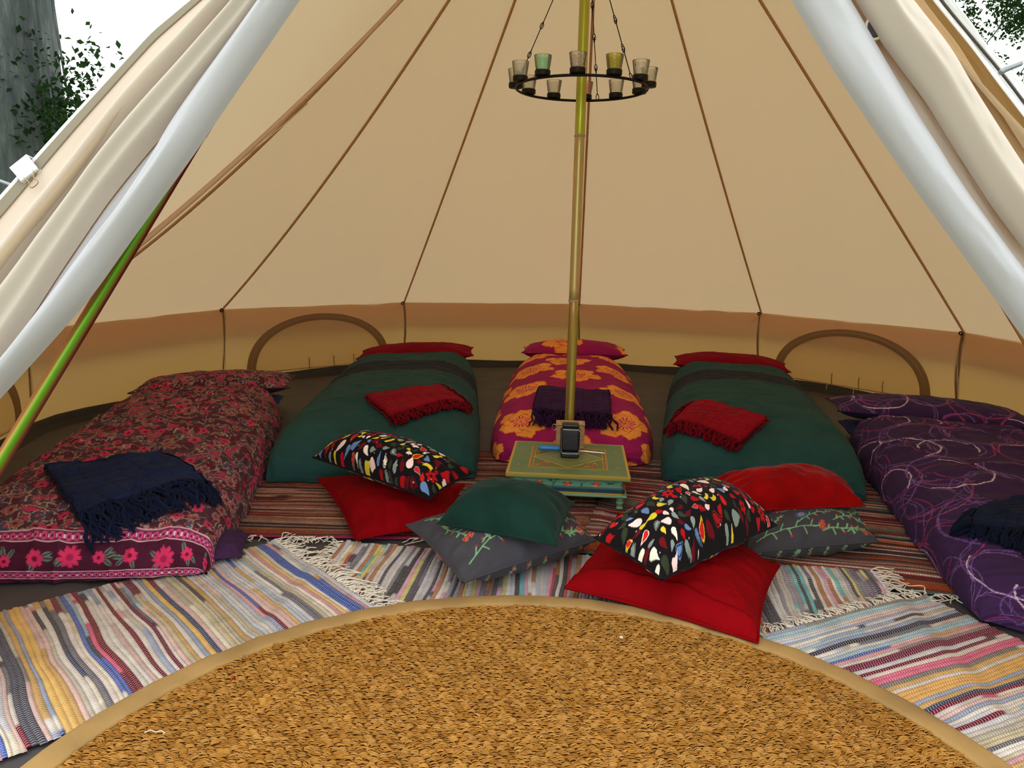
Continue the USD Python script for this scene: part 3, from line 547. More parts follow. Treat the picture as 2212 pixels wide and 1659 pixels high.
def drops_print(x, y, u, v, seed=3, nmax=380):                      # comma shapes on black
    out = np.empty(x.shape + (3,)); out[:] = srgb(22, 18, 20); rng = np.random.default_rng(seed)
    pal = [srgb(*c) for c in ((176, 18, 26), (168, 14, 22), (104, 16, 24), (240, 226, 204), (242, 208, 200), (124, 138, 130), (130, 142, 134), (48, 54, 38), (52, 58, 42), (100, 126, 172), (216, 192, 48), (98, 14, 22))]
    X, Y = np.abs(x).max(), np.abs(y).max(); placed = []; tries = 0
    while len(placed) < nmax and tries < 9000:
        tries += 1; l = rng.uniform(.0095, .0165) * (1 if len(placed) > 50 else 1.3); p = np.array([rng.uniform(-X, X), rng.uniform(-Y, Y)])
        if any((p[0] - q[0]) ** 2 + (p[1] - q[1]) ** 2 < (.83 * (l + q[2])) ** 2 for q in placed): continue
        placed.append((p[0], p[1], l)); ang = math.atan2(p[1], p[0]) + rng.normal(1.3, .8); bend = rng.choice([-1, 1]) * rng.uniform(.3, 1.0); col = pal[rng.integers(len(pal))]; k = rng.random()
        dx_, dy_ = x - p[0], y - p[1]; sel = (np.abs(dx_) < l * 1.3) & (np.abs(dy_) < l * 1.3); c, s = math.cos(ang), math.sin(ang); a_, b_ = (c * dx_[sel] + s * dy_[sel]) / l, (-s * dx_[sel] + c * dy_[sel]) / l; cc = out[sel]
        if k < .07:                                                 # small red flower
            r, th = np.hypot(a_, b_), np.arctan2(b_, a_); e = .35 + .5 * np.abs(np.sin(3 * th)) ** .7; cc[r < e] = srgb(176, 18, 26); cc[r < .2] = srgb(30, 14, 16)
        elif k < .11:                                               # scalloped comb
            cc[(np.abs(a_) < .95) & (np.abs(b_ - .35 * a_ * a_) < .30 + .12 * np.abs(np.sin(a_ * 8)))] = srgb(216, 192, 48)
        else:
            bb = b_ + bend * .12 - bend * (np.clip(a_ + .35, 0, 2)) ** 2 * .68; w = np.where(a_ < -.30, .60 * np.sqrt(np.clip(1 - ((a_ + .30) / .62) ** 2, 0, 1)), .60 * np.clip(1 - (np.clip(a_ + .30, 0, 2) / 1.2) ** 1.5, 0, 1) ** .9)
            d = w - np.abs(bb); cc[d > 0] = col
            if k > .86: cc[(d > .10)] = srgb(22, 18, 20); cc[d > .24] = col
            elif k > .76: cc[d > .14] = srgb(200, 30, 34)
        out[sel] = cc
    for _ in range(40):
        p = np.array([rng.uniform(-X, X), rng.uniform(-Y, Y)]); out[np.hypot(x - p[0], y - p[1]) < .0014] = srgb(230, 224, 214)
    return out
def stroke(out, x, y, pts, w, col):
    pts = np.array(pts, float)
    for p, q in zip(pts[:-1], pts[1:]):
        d = q - p; lo, hi = np.minimum(p, q) - w, np.maximum(p, q) + w; sel = (x > lo[0]) & (x < hi[0]) & (y > lo[1]) & (y < hi[1])
        if sel.any():
            t = np.clip(((x[sel] - p[0]) * d[0] + (y[sel] - p[1]) * d[1]) / (d @ d + 1e-12), 0, 1); r = np.hypot(x[sel] - p[0] - t * d[0], y[sel] - p[1] - t * d[1]); cc = out[sel]; cc[r < w / 2] = col; out[sel] = cc
def embroidery(x, y, u, v, seed=4, back=False):                                 # stitched sprigs with red buds on charcoal
    out = np.empty(x.shape + (3,)); out[:] = srgb(64, 62, 66); rng = np.random.default_rng(seed); gr, rd, pk, bl, ye = srgb(116, 158, 112), srgb(176, 52, 44), srgb(206, 120, 96), srgb(58, 84, 130), srgb(200, 160, 80)
    X, Y = np.abs(x).max(), np.abs(y).max(); w = .0042
    def sprig(x0, y0, ang, L, kind):
        d, n = np.array([math.cos(ang), math.sin(ang)]), np.array([-math.sin(ang), math.cos(ang)]); s = np.linspace(0, 1, 9); bow = rng.uniform(-.15, .15); P = np.array([x0, y0]) + np.outer(s * L, d) + np.outer(np.sin(s * PI) * L * bow, n)
        stroke(out, x, y, P, w, gr)
        for i in range(1, 8):
            sg = 1 if i % 2 else -1; e = P[i] + (d * .5 + n * sg) * L * .11; stroke(out, x, y, [P[i], e], w * (1.5 if kind == 1 else 1.0), gr)
            if i % 3 == 1: flower_at(out, x - e[0], y - e[1], .004, 3, rd, rd, None, 0)
        if kind != 2:
            for sg in (-.5, .5):
                e = P[-1] + (d + n * sg) * .014; stroke(out, x, y, [P[-1], e], w * .8, gr); flower_at(out, x - e[0], y - e[1], .0105, 5, rd, pk, pk, ang, .4)
    if back:                                                        # the side that turns under: a row of upright sprigs below the seam
        for i in range(-3, 4):
            sprig(i * .27 * X, -.72 * Y, -PI / 2 + rng.normal(0, .2), .054, i % 3)
            sprig(.72 * X, i * .27 * Y, rng.normal(0, .2), .054, (i + 1) % 3)
    for sx, sy, an, L, kd in () if back else ((-.86, .80, -1.4, .10, 0), (-.84, .25, -1.35, .11, 1), (-.84, -.80, .06, .20, 0), (-.60, -.62, .9, .06, 2), (.16, -.85, .04, .13, 1), (.55, -.84, .05, .10, 0), (-.2, -.60, .3, .12, 2), (.35, -.6, .2, .12, 1), (.66, -.40, 1.3, .15, 1), (.66, .15, 1.4, .17, 0), (-.42, -.15, .2, .14, 2), (.30, -.30, .4, .14, 1), (-.3, .7, .05, .2, 0), (.3, .7, 0, .2, 1), (.45, .45, .5, .14, 1), (0, .1, .3, .16, 0)):
        sprig(sx * X, sy * Y, an, L, kd)
    for sx, sy in ((-.15, -.42), (.5, .55), (-.4, .35)):
        r = np.hypot(x - sx * X, (y - sy * Y) * 1.5); out[r < .022] = bl; out[(r < .012) & (np.abs(np.sin(np.arctan2(y - sy * Y, x - sx * X) * 4)) > .8)] = ye
    for sx, sy in ((-.45, .1), (.2, .1)):
        r, th = np.hypot(x - sx * X, y - sy * Y), np.arctan2(y - sy * Y, x - sx * X); out[(r < .035 + .004 * np.sin(th * 16)) & (r > .022)] = rd; out[(np.abs(r - .035 - .004 * np.sin(th * 16)) < .0015)] = pk
    return out

# --- the five beds
D1 = Duvet(((-1.50, 1.80), (-.735, 1.86), (-1.065, 3.66), (-1.80, 3.42)), .19, .225, 101, (.010, .016, .010), n=(3.0, 3.2), rnd=.22, bulge=.06)
D2 = Duvet(((-.925, 2.625), (-.085, 2.735), (-.215, 4.86), (-1.01, 4.58)), .25, .235, 102, (.006, .004, .005), n=(3.2, 3.0), rnd=.14, bulge=.06)
D3 = Duvet(((-.125, 2.96), (.618, 2.955), (.745, 4.84), (-.005, 4.86)), .20, .225, 103, (.006, .005, .004), n=(3.0, 3.0), rnd=.30, bulge=.05)
D4 = Duvet(((.528, 2.765), (1.285, 2.56), (1.675, 4.45), (.955, 4.68)), .25, .235, 104, (.006, .004, .005), n=(3.2, 3.0), rnd=.14, bulge=.06)
D5 = Duvet(((1.085, 1.70), (1.82, 1.40), (2.23, 3.08), (1.46, 3.38)), .165, .215, 105, (.008, .010, .007), n=(3.0, 2.8), rnd=.14)
def maroon(a, b, ma, mb, P):
    c = paisley_print(a, b, ma, mb, P); foot = (mb - mb.min()) / 1.8; bd = border_print(ma, foot - .012, ma); m = foot < .150; c[m] = bd[m]
    m = (b > .86); c[m & (np.abs(b - .885) < .012)] = srgb(112, 30, 52); return c
add_duvet('duvet', 'maroon paisley duvet with pink flower border along its foot', D1, 380, 700, 'print_cloth', maroon)
def green_col(a, b, ma, mb, P):
    c = np.empty(a.shape + (3,)); c[:] = srgb(38, 70, 66); t = (b + 1) / 2
    m = (t > .54) & (t < .66); c[m] = srgb(36, 38, 46); return c
add_duvet('duvet', 'dark green duvet with charcoal band on the bed between maroon and orange-flowered beds', D2, 120, 240, 'print_cloth', green_col)
add_duvet('duvet', 'magenta duvet printed with large orange flowers behind the centre pole', D3, 300, 500, 'print_cloth', flowers_print)
add_duvet('duvet', 'dark green duvet with charcoal band on the bed next to the purple bed', D4, 120, 240, 'print_cloth', green_col)
add_duvet('duvet', 'purple duvet with pink and lilac hand-drawn rings', D5, 320, 540, 'print_cloth', circles_print)
def head_pillow(D, label, m, s0, s1, wfrac, zf, zb, th, color=None, nu=40, nv=30, shift=0.0, seed=0, k=.05):
    c = D.c; def_ = lambda s, t: ((1 - t) * ((1 - s) * c[0] + s * c[1]) + t * ((1 - s) * c[3] + s * c[2]))
    l, r_ = .5 - wfrac / 2 + shift, .5 + wfrac / 2 + shift
    C = Cushion([(*def_(l, s0), zf), (*def_(r_, s0), zf), (*def_(r_, s1), zb), (*def_(l, s1), zb)], th, k, seed, .5, .004); C.floor = .01
    return add_cushion('pillow', label, C, m, nu, nv, color, 'pillow')
head_pillow(D1, 'maroon paisley pillow at the head of the maroon bed', 'dense_print', 1.015, 1.20, .92, .165, .165, .13, lambda x, y, u, v: paisley_print(u, v, x, y, None), 260, 130, .03, 3)
head_pillow(D2, 'red pillow at the head of the green bed nearest the maroon bed', 'red_pillow', 1.012, 1.16, .88, .165, .175, .13, None, 50, 30, .02, 4)
head_pillow(D3, 'magenta pillow with orange flowers at the head of the middle bed', 'dense_print', 1.010, 1.17, .90, .19, .185, .15, lambda x, y, u, v: flowers_print(u, v, x + .1, y + .05, None), 220, 110, .03, 5)
head_pillow(D4, 'red pillow at the head of the green bed nearest the purple bed', 'red_pillow', 1.012, 1.16, .90, .165, .175, .13, None, 50, 30, -.01, 6)
head_pillow(D5, 'purple pillow with pink rings at the head of the purple bed', 'dense_print', 1.012, 1.20, .98, .17, .165, .14, lambda x, y, u, v: circles_print(u, v, x, y, None), 240, 130, -.01, 7)
for D, s, lb in ((D1, 1, 'blue flocked airbed showing beneath the maroon paisley duvet'), (D5, -1, 'blue flocked airbed showing beneath the purple duvet')):
    c = D.c; q = [lerp3(lerp3(c[0], c[1], x), lerp3(c[3], c[2], x), y) for x, y in ((.16, .12), (.84, .12), (.90 if s > 0 else .86, 1.20), (.14 if s > 0 else .08, 1.20))]
    C = Cushion([(*p, .058) for p in q], .078, .02, 9, .5, .001, p=8, e=.35); C.floor = .022
    add_cushion('airbed', lb, C, 'airbed_flock', 40, 60, None, 'airbed')
C = Cushion([(-.83, 1.93, .030), (-.725, 1.985, .024), (-.755, 2.15, .03), (-.88, 2.12, .04)], .05, .12, 12, .4, .008); C.floor = .018
s_ = thing('bed_sheet', 'plum sheet end hanging out from under the maroon duvet', 'sheet', (-.78, 2.08, .02)); P, u, v = C.mesh(24, 24); obj('hem', sheet(P), 'plum_sheet', s_); Q, _, _ = C.mesh(24, 24, -1); vq, f = sheet(Q); obj('underside', (vq, f[:, ::-1]), 'plum_sheet', s_)
# --- folded fringed throws lying on the duvets: four corners in a duvet's cloth coordinates
def throw(label, D, ab, color, seed, fringe_edges, th=.024, lines=6, long=.05, dark=.62):
    rng = np.random.default_rng(seed); ab = np.array(ab, float); r = None
    n, m = 130, 100; s, t = np.meshgrid(np.linspace(0, 1, n), np.linspace(0, 1, m), indexing='ij')
    q = lambda s, t: ((1 - t)[..., None] * ((1 - s)[..., None] * ab[0] + s[..., None] * ab[1]) + t[..., None] * ((1 - s)[..., None] * ab[3] + s[..., None] * ab[2]))
    def surf(s, t, h):
        c = q(s, t); return D(c[..., 0], c[..., 1]) + D.normal(c[..., 0], c[..., 1]) * h[..., None]
    edge = np.minimum.reduce([s, 1 - s, t, 1 - t]); rise = np.sqrt(np.clip(edge / .035, 0, 1))
    rid = np.sin(s * PI * lines * 2) ; cross = np.sin(t * PI * 9)
    cen = surf(np.array(.5), np.array(.5), np.array(0.)); r = thing('throw_blanket', label, 'throw', cen)
    h = .006 + th * (.55 + .45 * rise) - .0022 * np.exp(-(((t * 8) % 1 - .5) / .05) ** 2) - .0018 * np.exp(-(((s * 7) % 1 - .5) / .04) ** 2) + fb(s, t, 4., seed) * .006
    P = surf(s, t, h); C = np.empty(s.shape + (3,)); C[:] = color; C *= (1 + .10 * fb(s, t, 30., seed + 1)[..., None])
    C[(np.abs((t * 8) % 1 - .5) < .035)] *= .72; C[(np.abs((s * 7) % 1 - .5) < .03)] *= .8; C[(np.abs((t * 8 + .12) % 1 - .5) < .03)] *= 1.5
    obj('top_fold', sheet(P if np.cross(ab[1] - ab[0], ab[3] - ab[0]) > 0 else P), 'navy_throw', r, col=C.reshape(-1, 3))
    for k in (1, 0):                                                # the folds beneath show as layered edges
        lo, hi = .006 + th * (.02 + .45 * k), .006 + th * (.40 + .42 * k); rim = np.linspace(0, 1, 60); o = np.zeros(60)
        loop = np.concatenate([np.stack([rim, o], 1), np.stack([o + 1, rim], 1), np.stack([rim[::-1], o + 1], 1), np.stack([o, rim[::-1]], 1)])
        out_ = .5 + (loop - .5) * (1.012 + .014 * (1 - k) + .012 * rng.normal(0, .3)); hh = np.stack([np.full(240, x) for x in (lo, (lo + hi) / 2 * 1.0, hi)], 1)
        exp = np.array([0.0, .012, 0.0]); L = np.repeat(out_[:, None], 3, 1); L = .5 + (L - .5) * (1 + exp[None, :, None])
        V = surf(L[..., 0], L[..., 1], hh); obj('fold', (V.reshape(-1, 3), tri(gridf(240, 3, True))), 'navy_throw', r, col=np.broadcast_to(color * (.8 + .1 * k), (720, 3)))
    ms = []
    for (edge_, n_t) in fringe_edges:                               # knotted tassels along an edge
        for i in range(n_t):
            for layer in range(2):
                x = (i + rng.uniform(.1, .9)) / n_t; ss = np.linspace(-.02, 1, 7); l = long * rng.uniform(.75, 1.25); drift = rng.normal(0, .25); ph = rng.uniform(0, 6)
                e_w = {'front': (lambda d: (np.clip(x + drift * d + .02 * np.sin(d * 30 + ph), -.1, 1.1), -d)), 'back': (lambda d: (np.clip(x + drift * d, -.1, 1.1), 1 + d)), 'right': (lambda d: (1 + d, np.clip(x + drift * d + .02 * np.sin(d * 30 + ph), -.1, 1.1))), 'left': (lambda d: (-d, np.clip(x + drift * d + .02 * np.sin(d * 30 + ph), -.1, 1.1)))}[edge_]
                d = ss * l / .22; S, Tt = e_w(d); S = np.broadcast_to(S, d.shape).astype(float); Tt = np.broadcast_to(Tt, d.shape).astype(float)
                hgt = th * (.35 + .55 * layer) * (1 - .75 * np.clip(ss, 0, 1)) + .007 + .008 * np.sin(np.clip(ss, 0, 1) * PI) * rng.random()
                ms.append(tube(surf(S, Tt, hgt), np.array([.0026, .0048, .0034, .0046, .0044, .004, .0022]) * rng.uniform(.8, 1.2), 5, False))
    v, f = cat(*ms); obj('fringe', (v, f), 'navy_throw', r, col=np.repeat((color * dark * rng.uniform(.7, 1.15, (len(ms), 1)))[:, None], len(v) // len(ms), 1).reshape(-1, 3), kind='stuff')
    return r
THROW = [[(0.02, -0.677), (0.57, -0.477), (0.23, -0.317), (-0.35, -0.413)], [(0.1, -0.613), (0.6, -0.437), (0.385, -0.327), (-0.12, -0.43)], [(-0.35, -0.567), (0.32, -0.597), (0.32, -0.343), (-0.315, -0.29)], [(-0.655, -0.587), (-0.16, -0.713), (0.06, -0.53), (-0.455, -0.4)], [(-0.595, -0.483), (-0.23, -0.537), (0.155, -0.13), (-0.51, -0.39)]]
# ------------------------------------------------------------------ cushions
C1 = Cushion([at(768, 1166, .030), at(978, 1140, .030), at(1003, 1048, .045), at(685, 1034, .05)], .11, .08, 61, .35, .005)
C2 = Cushion([at(676, 988, .155), at(928, 1078, .140), at(1024, 1020, .165), at(790, 955, .205)], .16, .05, 62, .28, .004)
C3 = Cushion([at(1000, 1258, .072), at(1286, 1168, .075), at(1215, 1085, .075), at(878, 1134, .085)], .16, .05, 63, .50, .005, p=2.4, e=.6)
C4 = Cushion([at(945, 1130, .148), at(1202, 1178, .143), at(1240, 1084, .16), at(1010, 1070, .17)], .12, .05, 64, .2, .004)
C5 = Cushion([at(1221, 1270, .055), at(1637, 1388, .054), at(1684, 1222, .055), at(1335, 1112, .055)], .115, .06, 65, .25, .005)
C6 = Cushion([at(1430, 1252, .168), at(1678, 1134, .172), at(1530, 1062, .19), at(1284, 1162, .18)], .16, .05, 66, .25, .004)
C7 = Cushion([at(1580, 1106, .138), at(1868, 1092, .138), at(1800, 1038, .16), at(1538, 1034, .18)], .12, .05, 67, .25, .006)
C8 = Cushion([at(1610, 1196, .065), at(1897, 1170, .065), at(1845, 1095, .07), at(1590, 1110, .07)], .14, .05, 68, .5, .005, p=2.4, e=.6)
for C in (C1, C3, C5, C8): C.floor = .032
C8.floor = .022; C1.floor = .022
add_cushion('cushion', 'bright red cotton cushion under the patterned cushion by the green bed and small table', C1, 'red_cushion', 70, 60)
add_cushion('cushion', 'long black cushion with drop print lying on the red cushion against the green duvet', C2, 'dense_print', 290, 190, lambda x, y, u, v: drops_print(x, y, u, v, 3), print_back=True)
add_cushion('cushion', 'charcoal cushion embroidered with green sprigs beneath the green velvet cushion', C3, 'dense_print', 210, 210, lambda x, y, u, v: embroidery(x, y, u, v, 4), print_back=lambda x, y, u, v: embroidery(x, y, u, v, 14, True))
add_cushion('cushion', 'dark green velvet cushion on the embroidered cushion in front of the small table', C4, 'green_velvet', 90, 70)
r5 = add_cushion('cushion', 'large red cotton cushion next to the coir mat, patterned cushion on it', C5, 'red_cushion', 100, 80)
s = np.linspace(-.985, .985, 60); rows = []
for v_, lf in ((-.998, .001), (-.985, .006), (-.94, .007), (-.88, .007), (-.84, .0075), (-.815, .0075), (-.805, .001)):
    q = C5(s, np.full(60, v_)); rows.append(q + C5.n * (lf + .0015 * np.sin(s * 9 + v_ * 8)[:, None]))
obj('hem', sheet(np.stack(rows, 1)), 'red_cushion', r5)
add_cushion('cushion', 'long black cushion with drop print lying on the large red cushion', C6, 'dense_print', 300, 200, lambda x, y, u, v: drops_print(x, y, u, v, 6), print_back=True)
add_cushion('cushion', 'red velvet cushion on top of an embroidered cushion, leaning on the green duvet', C7, 'red_velvet', 90, 60)
add_cushion('cushion', 'charcoal cushion embroidered with green sprigs beneath the red velvet cushion', C8, 'dense_print', 210, 180, lambda x, y, u, v: embroidery(x, y, u, v, 9), print_back=lambda x, y, u, v: embroidery(x, y, u, v, 19, True))

# ------------------------------------------------------------------ folded throws
NAVY, RED, PURPLE, NAVY2 = srgb(26, 34, 62), srgb(132, 9, 26), srgb(54, 25, 62), srgb(20, 28, 50)
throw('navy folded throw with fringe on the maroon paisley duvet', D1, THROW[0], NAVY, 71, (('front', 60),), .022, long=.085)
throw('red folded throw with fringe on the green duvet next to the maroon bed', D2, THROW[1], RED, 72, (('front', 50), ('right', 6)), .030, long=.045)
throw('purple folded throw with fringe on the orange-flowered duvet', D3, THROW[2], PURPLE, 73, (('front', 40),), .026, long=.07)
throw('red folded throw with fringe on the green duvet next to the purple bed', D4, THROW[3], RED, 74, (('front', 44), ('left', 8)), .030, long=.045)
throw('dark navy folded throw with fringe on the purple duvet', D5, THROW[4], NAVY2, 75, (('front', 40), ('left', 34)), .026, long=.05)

# ------------------------------------------------------------------ centre pole
def patina(pts, r, sides, seed, tone):
    """zinc-yellow passivation: lengthwise streaks of olive, gold and rose"""
    v, f = tube(pts, r, sides, True); rng = np.random.default_rng(seed); m = sides; n = len(pts); th = np.arange(m) * 2 * PI / m; z = np.linspace(0, 1, n)
    w = fb(np.cos(th)[None] * 1.6 + 5 + seed + 0 * z[:, None], np.sin(th)[None] * 1.6 + z[:, None] * 1.3, 1.0, seed, 3) * 2.4
    k = np.clip(.5 + w, 0, 1); ramp = [srgb(*c) for c in tone]; q = k * (len(ramp) - 1); i = np.minimum(q.astype(int), len(ramp) - 2); t = (q - i)[..., None]; ra = np.array(ramp)
    c = (ra[i] * (1 - t) + ra[i + 1] * t).reshape(-1, 3); c = np.vstack([c, c[:2]]); return v, f, c
TONES = [((214, 160, 124), (186, 168, 84), (176, 190, 44), (168, 180, 60), (206, 150, 120)), ((206, 158, 112), (196, 168, 104), (178, 160, 100), (210, 164, 124)), ((150, 106, 58), (170, 146, 62), (176, 168, 60), (140, 100, 56))]
QX, QY = .226, 2.925
pole = thing('tent_pole', 'yellow-green passivated steel centre pole in three joined lengths', 'pole', (QX, QY, 0)); PR = .0187
zz = (0, .672, 1.268, 2.40)
for i in range(3):
    z = np.linspace(zz[i] + (.013 if i == 0 else 0), zz[i + 1], 14); r_ = PR if i < 2 else PR
    v, f, c = patina(np.stack([np.full(14, QX), np.full(14, QY), z], -1), r_, 28, 80 + i, TONES[2 - i]); obj('pole_section', (v, f), 'passivated', pole, col=c)
    if i: obj('joint_collar', lathe([(PR, -.004), (PR + .0016, -.003), (PR + .0016, .003), (PR, .004)], 28, (QX, QY, zz[i])), 'seam_tape', pole)
obj('foot_cap', lathe([(.001, .0125), (.022, .0125), (.0225, .014), (.0225, .022), (.021, .030), (PR + .0005, .045)], 24, (QX, QY, 0)), 'black_plastic', pole)
# the A-frame at the door
CL, CRr = corner(-5, TR - .03, .0), corner(5, TR - .03, .0)
DN = np.cross(CRr - CL, DA - CL); DN /= np.linalg.norm(DN)           # the door's plane; DN looks into the tent
if DN[1] < 0: DN = -DN
def ondoor(px, py, back=0.0):                                       # the point of the door plane (moved `back` towards the outside) seen at a pixel
    d = FWD + RT * (px - W / 2) / FPX - UP * (py - H / 2) / FPX
    return EYE + d * (((CL - DN * back - EYE) @ DN) / (d @ DN))
def pole_ends(p, q):                                                # where the straight line through two points of the door plane meets the floor, and its upper end
    a, b = ondoor(*p, -.004), ondoor(*q, -.004); d = (b - a) / (b - a)[2]; return a + d * (.012 - a[2]), a + d * (1.66 - a[2])
def frame_pole(label, base, DA):
    q = thing('door_pole', label, 'pole', base); base = np.asarray(base, float); t = np.linspace(0, 1, 24)[:, None]; P = base * (1 - t) + DA * t
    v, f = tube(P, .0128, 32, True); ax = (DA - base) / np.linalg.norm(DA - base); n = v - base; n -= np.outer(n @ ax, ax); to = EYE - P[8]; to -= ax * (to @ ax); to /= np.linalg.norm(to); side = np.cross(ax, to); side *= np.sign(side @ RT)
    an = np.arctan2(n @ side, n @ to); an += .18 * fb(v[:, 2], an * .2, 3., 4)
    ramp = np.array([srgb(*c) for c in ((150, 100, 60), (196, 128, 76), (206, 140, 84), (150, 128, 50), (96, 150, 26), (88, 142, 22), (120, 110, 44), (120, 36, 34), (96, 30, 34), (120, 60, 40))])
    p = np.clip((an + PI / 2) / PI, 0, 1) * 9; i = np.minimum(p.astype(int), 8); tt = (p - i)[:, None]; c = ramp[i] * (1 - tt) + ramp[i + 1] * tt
    obj('tube', (v, f), 'passivated', q, col=c); a2, b2 = base * .36 + DA * .64, base * .345 + DA * .655
    obj('joint_collar', tube(np.array([a2, b2]), .0138, 24), 'seam_tape', q); return q
frame_pole('green and rust passivated steel door pole slanting up past the maroon bed', *pole_ends((38, 938), (396, 345)))
frame_pole('passivated steel door pole hidden inside the rolled white door netting', *pole_ends((1808, 40), (2128, 570)))

# ------------------------------------------------------------------ candle chandelier round the pole
CH = np.array([QX, QY, 1.430]); RR = .236
ch = thing('chandelier', 'round black iron candle chandelier hanging around the centre pole', 'chandelier', CH)
a = np.linspace(0, 2 * PI, 97); obj('ring', tube(np.stack([CH[0] + RR * np.sin(a), CH[1] - RR * np.cos(a), np.full(97, CH[2])], -1), .0034, 8, False, 1.4), 'black_iron', ch)
kinds = ['glass_smoke', 'glass_yellow', 'glass_clear', 'glass_clear', 'glass_clear', 'glass_clear', 'glass_pink', 'glass_clear', 'glass_clear', 'glass_clear', 'glass_clear', 'glass_mint']
names = {'glass_smoke': 'smoky clear', 'glass_yellow': 'olive yellow', 'glass_clear': 'clear', 'glass_pink': 'pink', 'glass_mint': 'mint green'}
where = ['in front of the pole', 'near side of the ring', 'next to the olive yellow one', 'second from the olive yellow one', 'third from the olive yellow one', 'two places from the pink one towards the purple bed', 'far side of the ring', 'next to the pink one, towards the maroon bed', 'two places from the pink one', 'three places from the pink one', 'next to the mint green one', 'near side of the ring']
where[5] = 'next to the pink one, towards the purple bed'; where[8] = 'two from the pink one, towards the maroon bed'; where[9] = 'two from the mint green one'; where[4] = 'two from the pink one, towards the purple bed'
glass = []
for k in range(12):
    an = math.radians(-8 + 30 * k); c = CH + np.array([(RR + .002) * math.sin(an), -(RR + .002) * math.cos(an), .004])
    obj('candle_cup', lathe([(.0001, 0), (.0245, 0), (.026, .002), (.0264, .016), (.0252, .0175), (.0236, .016), (.0232, .005), (.0001, .004)], 24, c), 'black_iron', ch)
    glass.append((k, c + np.array([0, 0, .0055])))
hub = CH + np.array([0, 0, .50])
for k, an in enumerate((40, 160, 282)):
    an = math.radians(an); p0, p1 = CH + np.array([RR * math.sin(an), -RR * math.cos(an), .006]), hub + np.array([.024 * math.sin(an), -.024 * math.cos(an), 0]); d = (p1 - p0) / np.linalg.norm(p1 - p0); L = np.linalg.norm(p1 - p0); parts, n = [], 5
    side = np.cross(d, [0, 0, 1.]); side /= np.linalg.norm(side); oth = np.cross(d, side)
    for i in range(n):
        a0, a1 = p0 + d * (L * i / n + .014), p0 + d * (L * (i + 1) / n - .004); w = side if i % 2 else oth
        parts.append(tube(np.array([a0, a1]), .0017, 6))
        for cc, ww in ((a0 - d * .008, side), (a1 + d * .001, oth)):
            t = np.linspace(0, 2 * PI, 13); parts.append(tube(cc + .0095 * np.cos(t)[:, None] * d * 1.2 + .0055 * np.sin(t)[:, None] * ww, .0015, 5, False))
    obj('chain', cat(*parts), 'black_iron', ch)
obj('hook_collar', lathe([(PR + .001, -.008), (PR + .006, -.006), (PR + .006, .006), (PR + .001, .008)], 20, hub), 'black_iron', ch)
for k, c in glass:
    g = thing('tealight_glass', f'{names[kinds[k]]} tealight glass on the chandelier, {where[k]}', 'candle holder', c, 'tealight glasses on the chandelier')
    prof = [(.0001, .0), (.0195, .0), (.0215, .002), (.0300, .058), (.0294, .0594), (.0282, .058), (.0198, .006), (.0001, .005)]
    obj('glass', lathe(prof, 28, c), kinds[k], g)
    obj('tealight', lathe([(.0001, .0062), (.0182, .0062), (.0182, .0150), (.0001, .0144)], 20, c), 'wax', g)

# ------------------------------------------------------------------ small painted table
TBL = [at(1095, 1022, .130), at(1363, 1030, .130), at(1346, 963, .130), at(1111, 950, .130)]
TBL = [np.array([q[0], q[1]]) for q in TBL]; cen = sum(TBL) / 4; ex = (TBL[1] - TBL[0] + TBL[2] - TBL[3]) / 2; tw = np.linalg.norm(ex); ex /= tw; ey = np.array([-ex[1], ex[0]]); td = (np.linalg.norm(TBL[3] - TBL[0]) + np.linalg.norm(TBL[2] - TBL[1])) / 2
def tp(x, y, z): return np.stack([cen[0] + ex[0] * x + ey[0] * y, cen[1] + ex[1] * x + ey[1] * y, z + 0 * x], -1)
tbl = thing('low_table', 'small low table painted pale green with flowers and yellow lines', 'table', (*cen, .017)); ZT, hx, hy = .130, tw / 2, td / 2
grn, tan, yel, ora, olive, red = srgb(90, 120, 78), srgb(110, 122, 70), srgb(186, 148, 44), srgb(176, 116, 44), srgb(96, 104, 42), srgb(140, 52, 40)
def paint_top(x, y):
    out = np.empty(x.shape + (3,)); out[:] = grn * (1 + .3 * fb(x, y, 12., 3)[..., None]); X, Y = hx, hy; ix, iy = X * .66, Y * .66
    out[(np.abs(x) > X - .008) | (np.abs(y) > Y - .008)] = yel
    m = (np.abs(x) < ix) & (np.abs(y) < iy); out[m] = olive; d = np.minimum(ix - np.abs(x), iy - np.abs(y)); out[m & (d < .007)] = ora; out[m & (d > .014) & (d < .017)] = yel
    sc = .011 * np.abs(np.sin(x * 110)) + .011 * np.abs(np.sin(y * 110)); out[m & (np.abs(x) / ix + np.abs(y) / iy < .92)] = tan; e = np.abs(x) / ix + np.abs(y) / iy - .92; out[m & (np.abs(e) < .03)] = yel
    e2 = np.abs(x) / ix + np.abs(y) / iy - .55; out[m & (np.abs(e2) < .02)] = ora
    for sx in (-1, 1):
        for sy in (-1, 1):
            flower_at(out, x - sx * ix * .62, y - sy * iy * .62, .018, 7, red, ora, yel, .4, .35)
            for q in range(5): flower_at(out, x - sx * ix * .62 - .028 * math.cos(q * 1.26), y - sy * iy * .62 - .026 * math.sin(q * 1.26), .008, 4, ora if q % 2 else olive * .6, yel, None, q, .4)
            flower_at(out, x - sx * X * .83, y - sy * Y * .5, .007, 5, ora, yel, None, .3, .4); flower_at(out, x - sx * X * .4, y - sy * Y * .83, .007, 5, red, yel, None, .8, .4)
    flower_at(out, x, y, .014, 6, red, yel, ora, 0, .4)
    return out
x, y = np.meshgrid(np.linspace(-hx, hx, 170), np.linspace(-hy, hy, 170), indexing='ij'); col = paint_top(x, y).reshape(-1, 3)
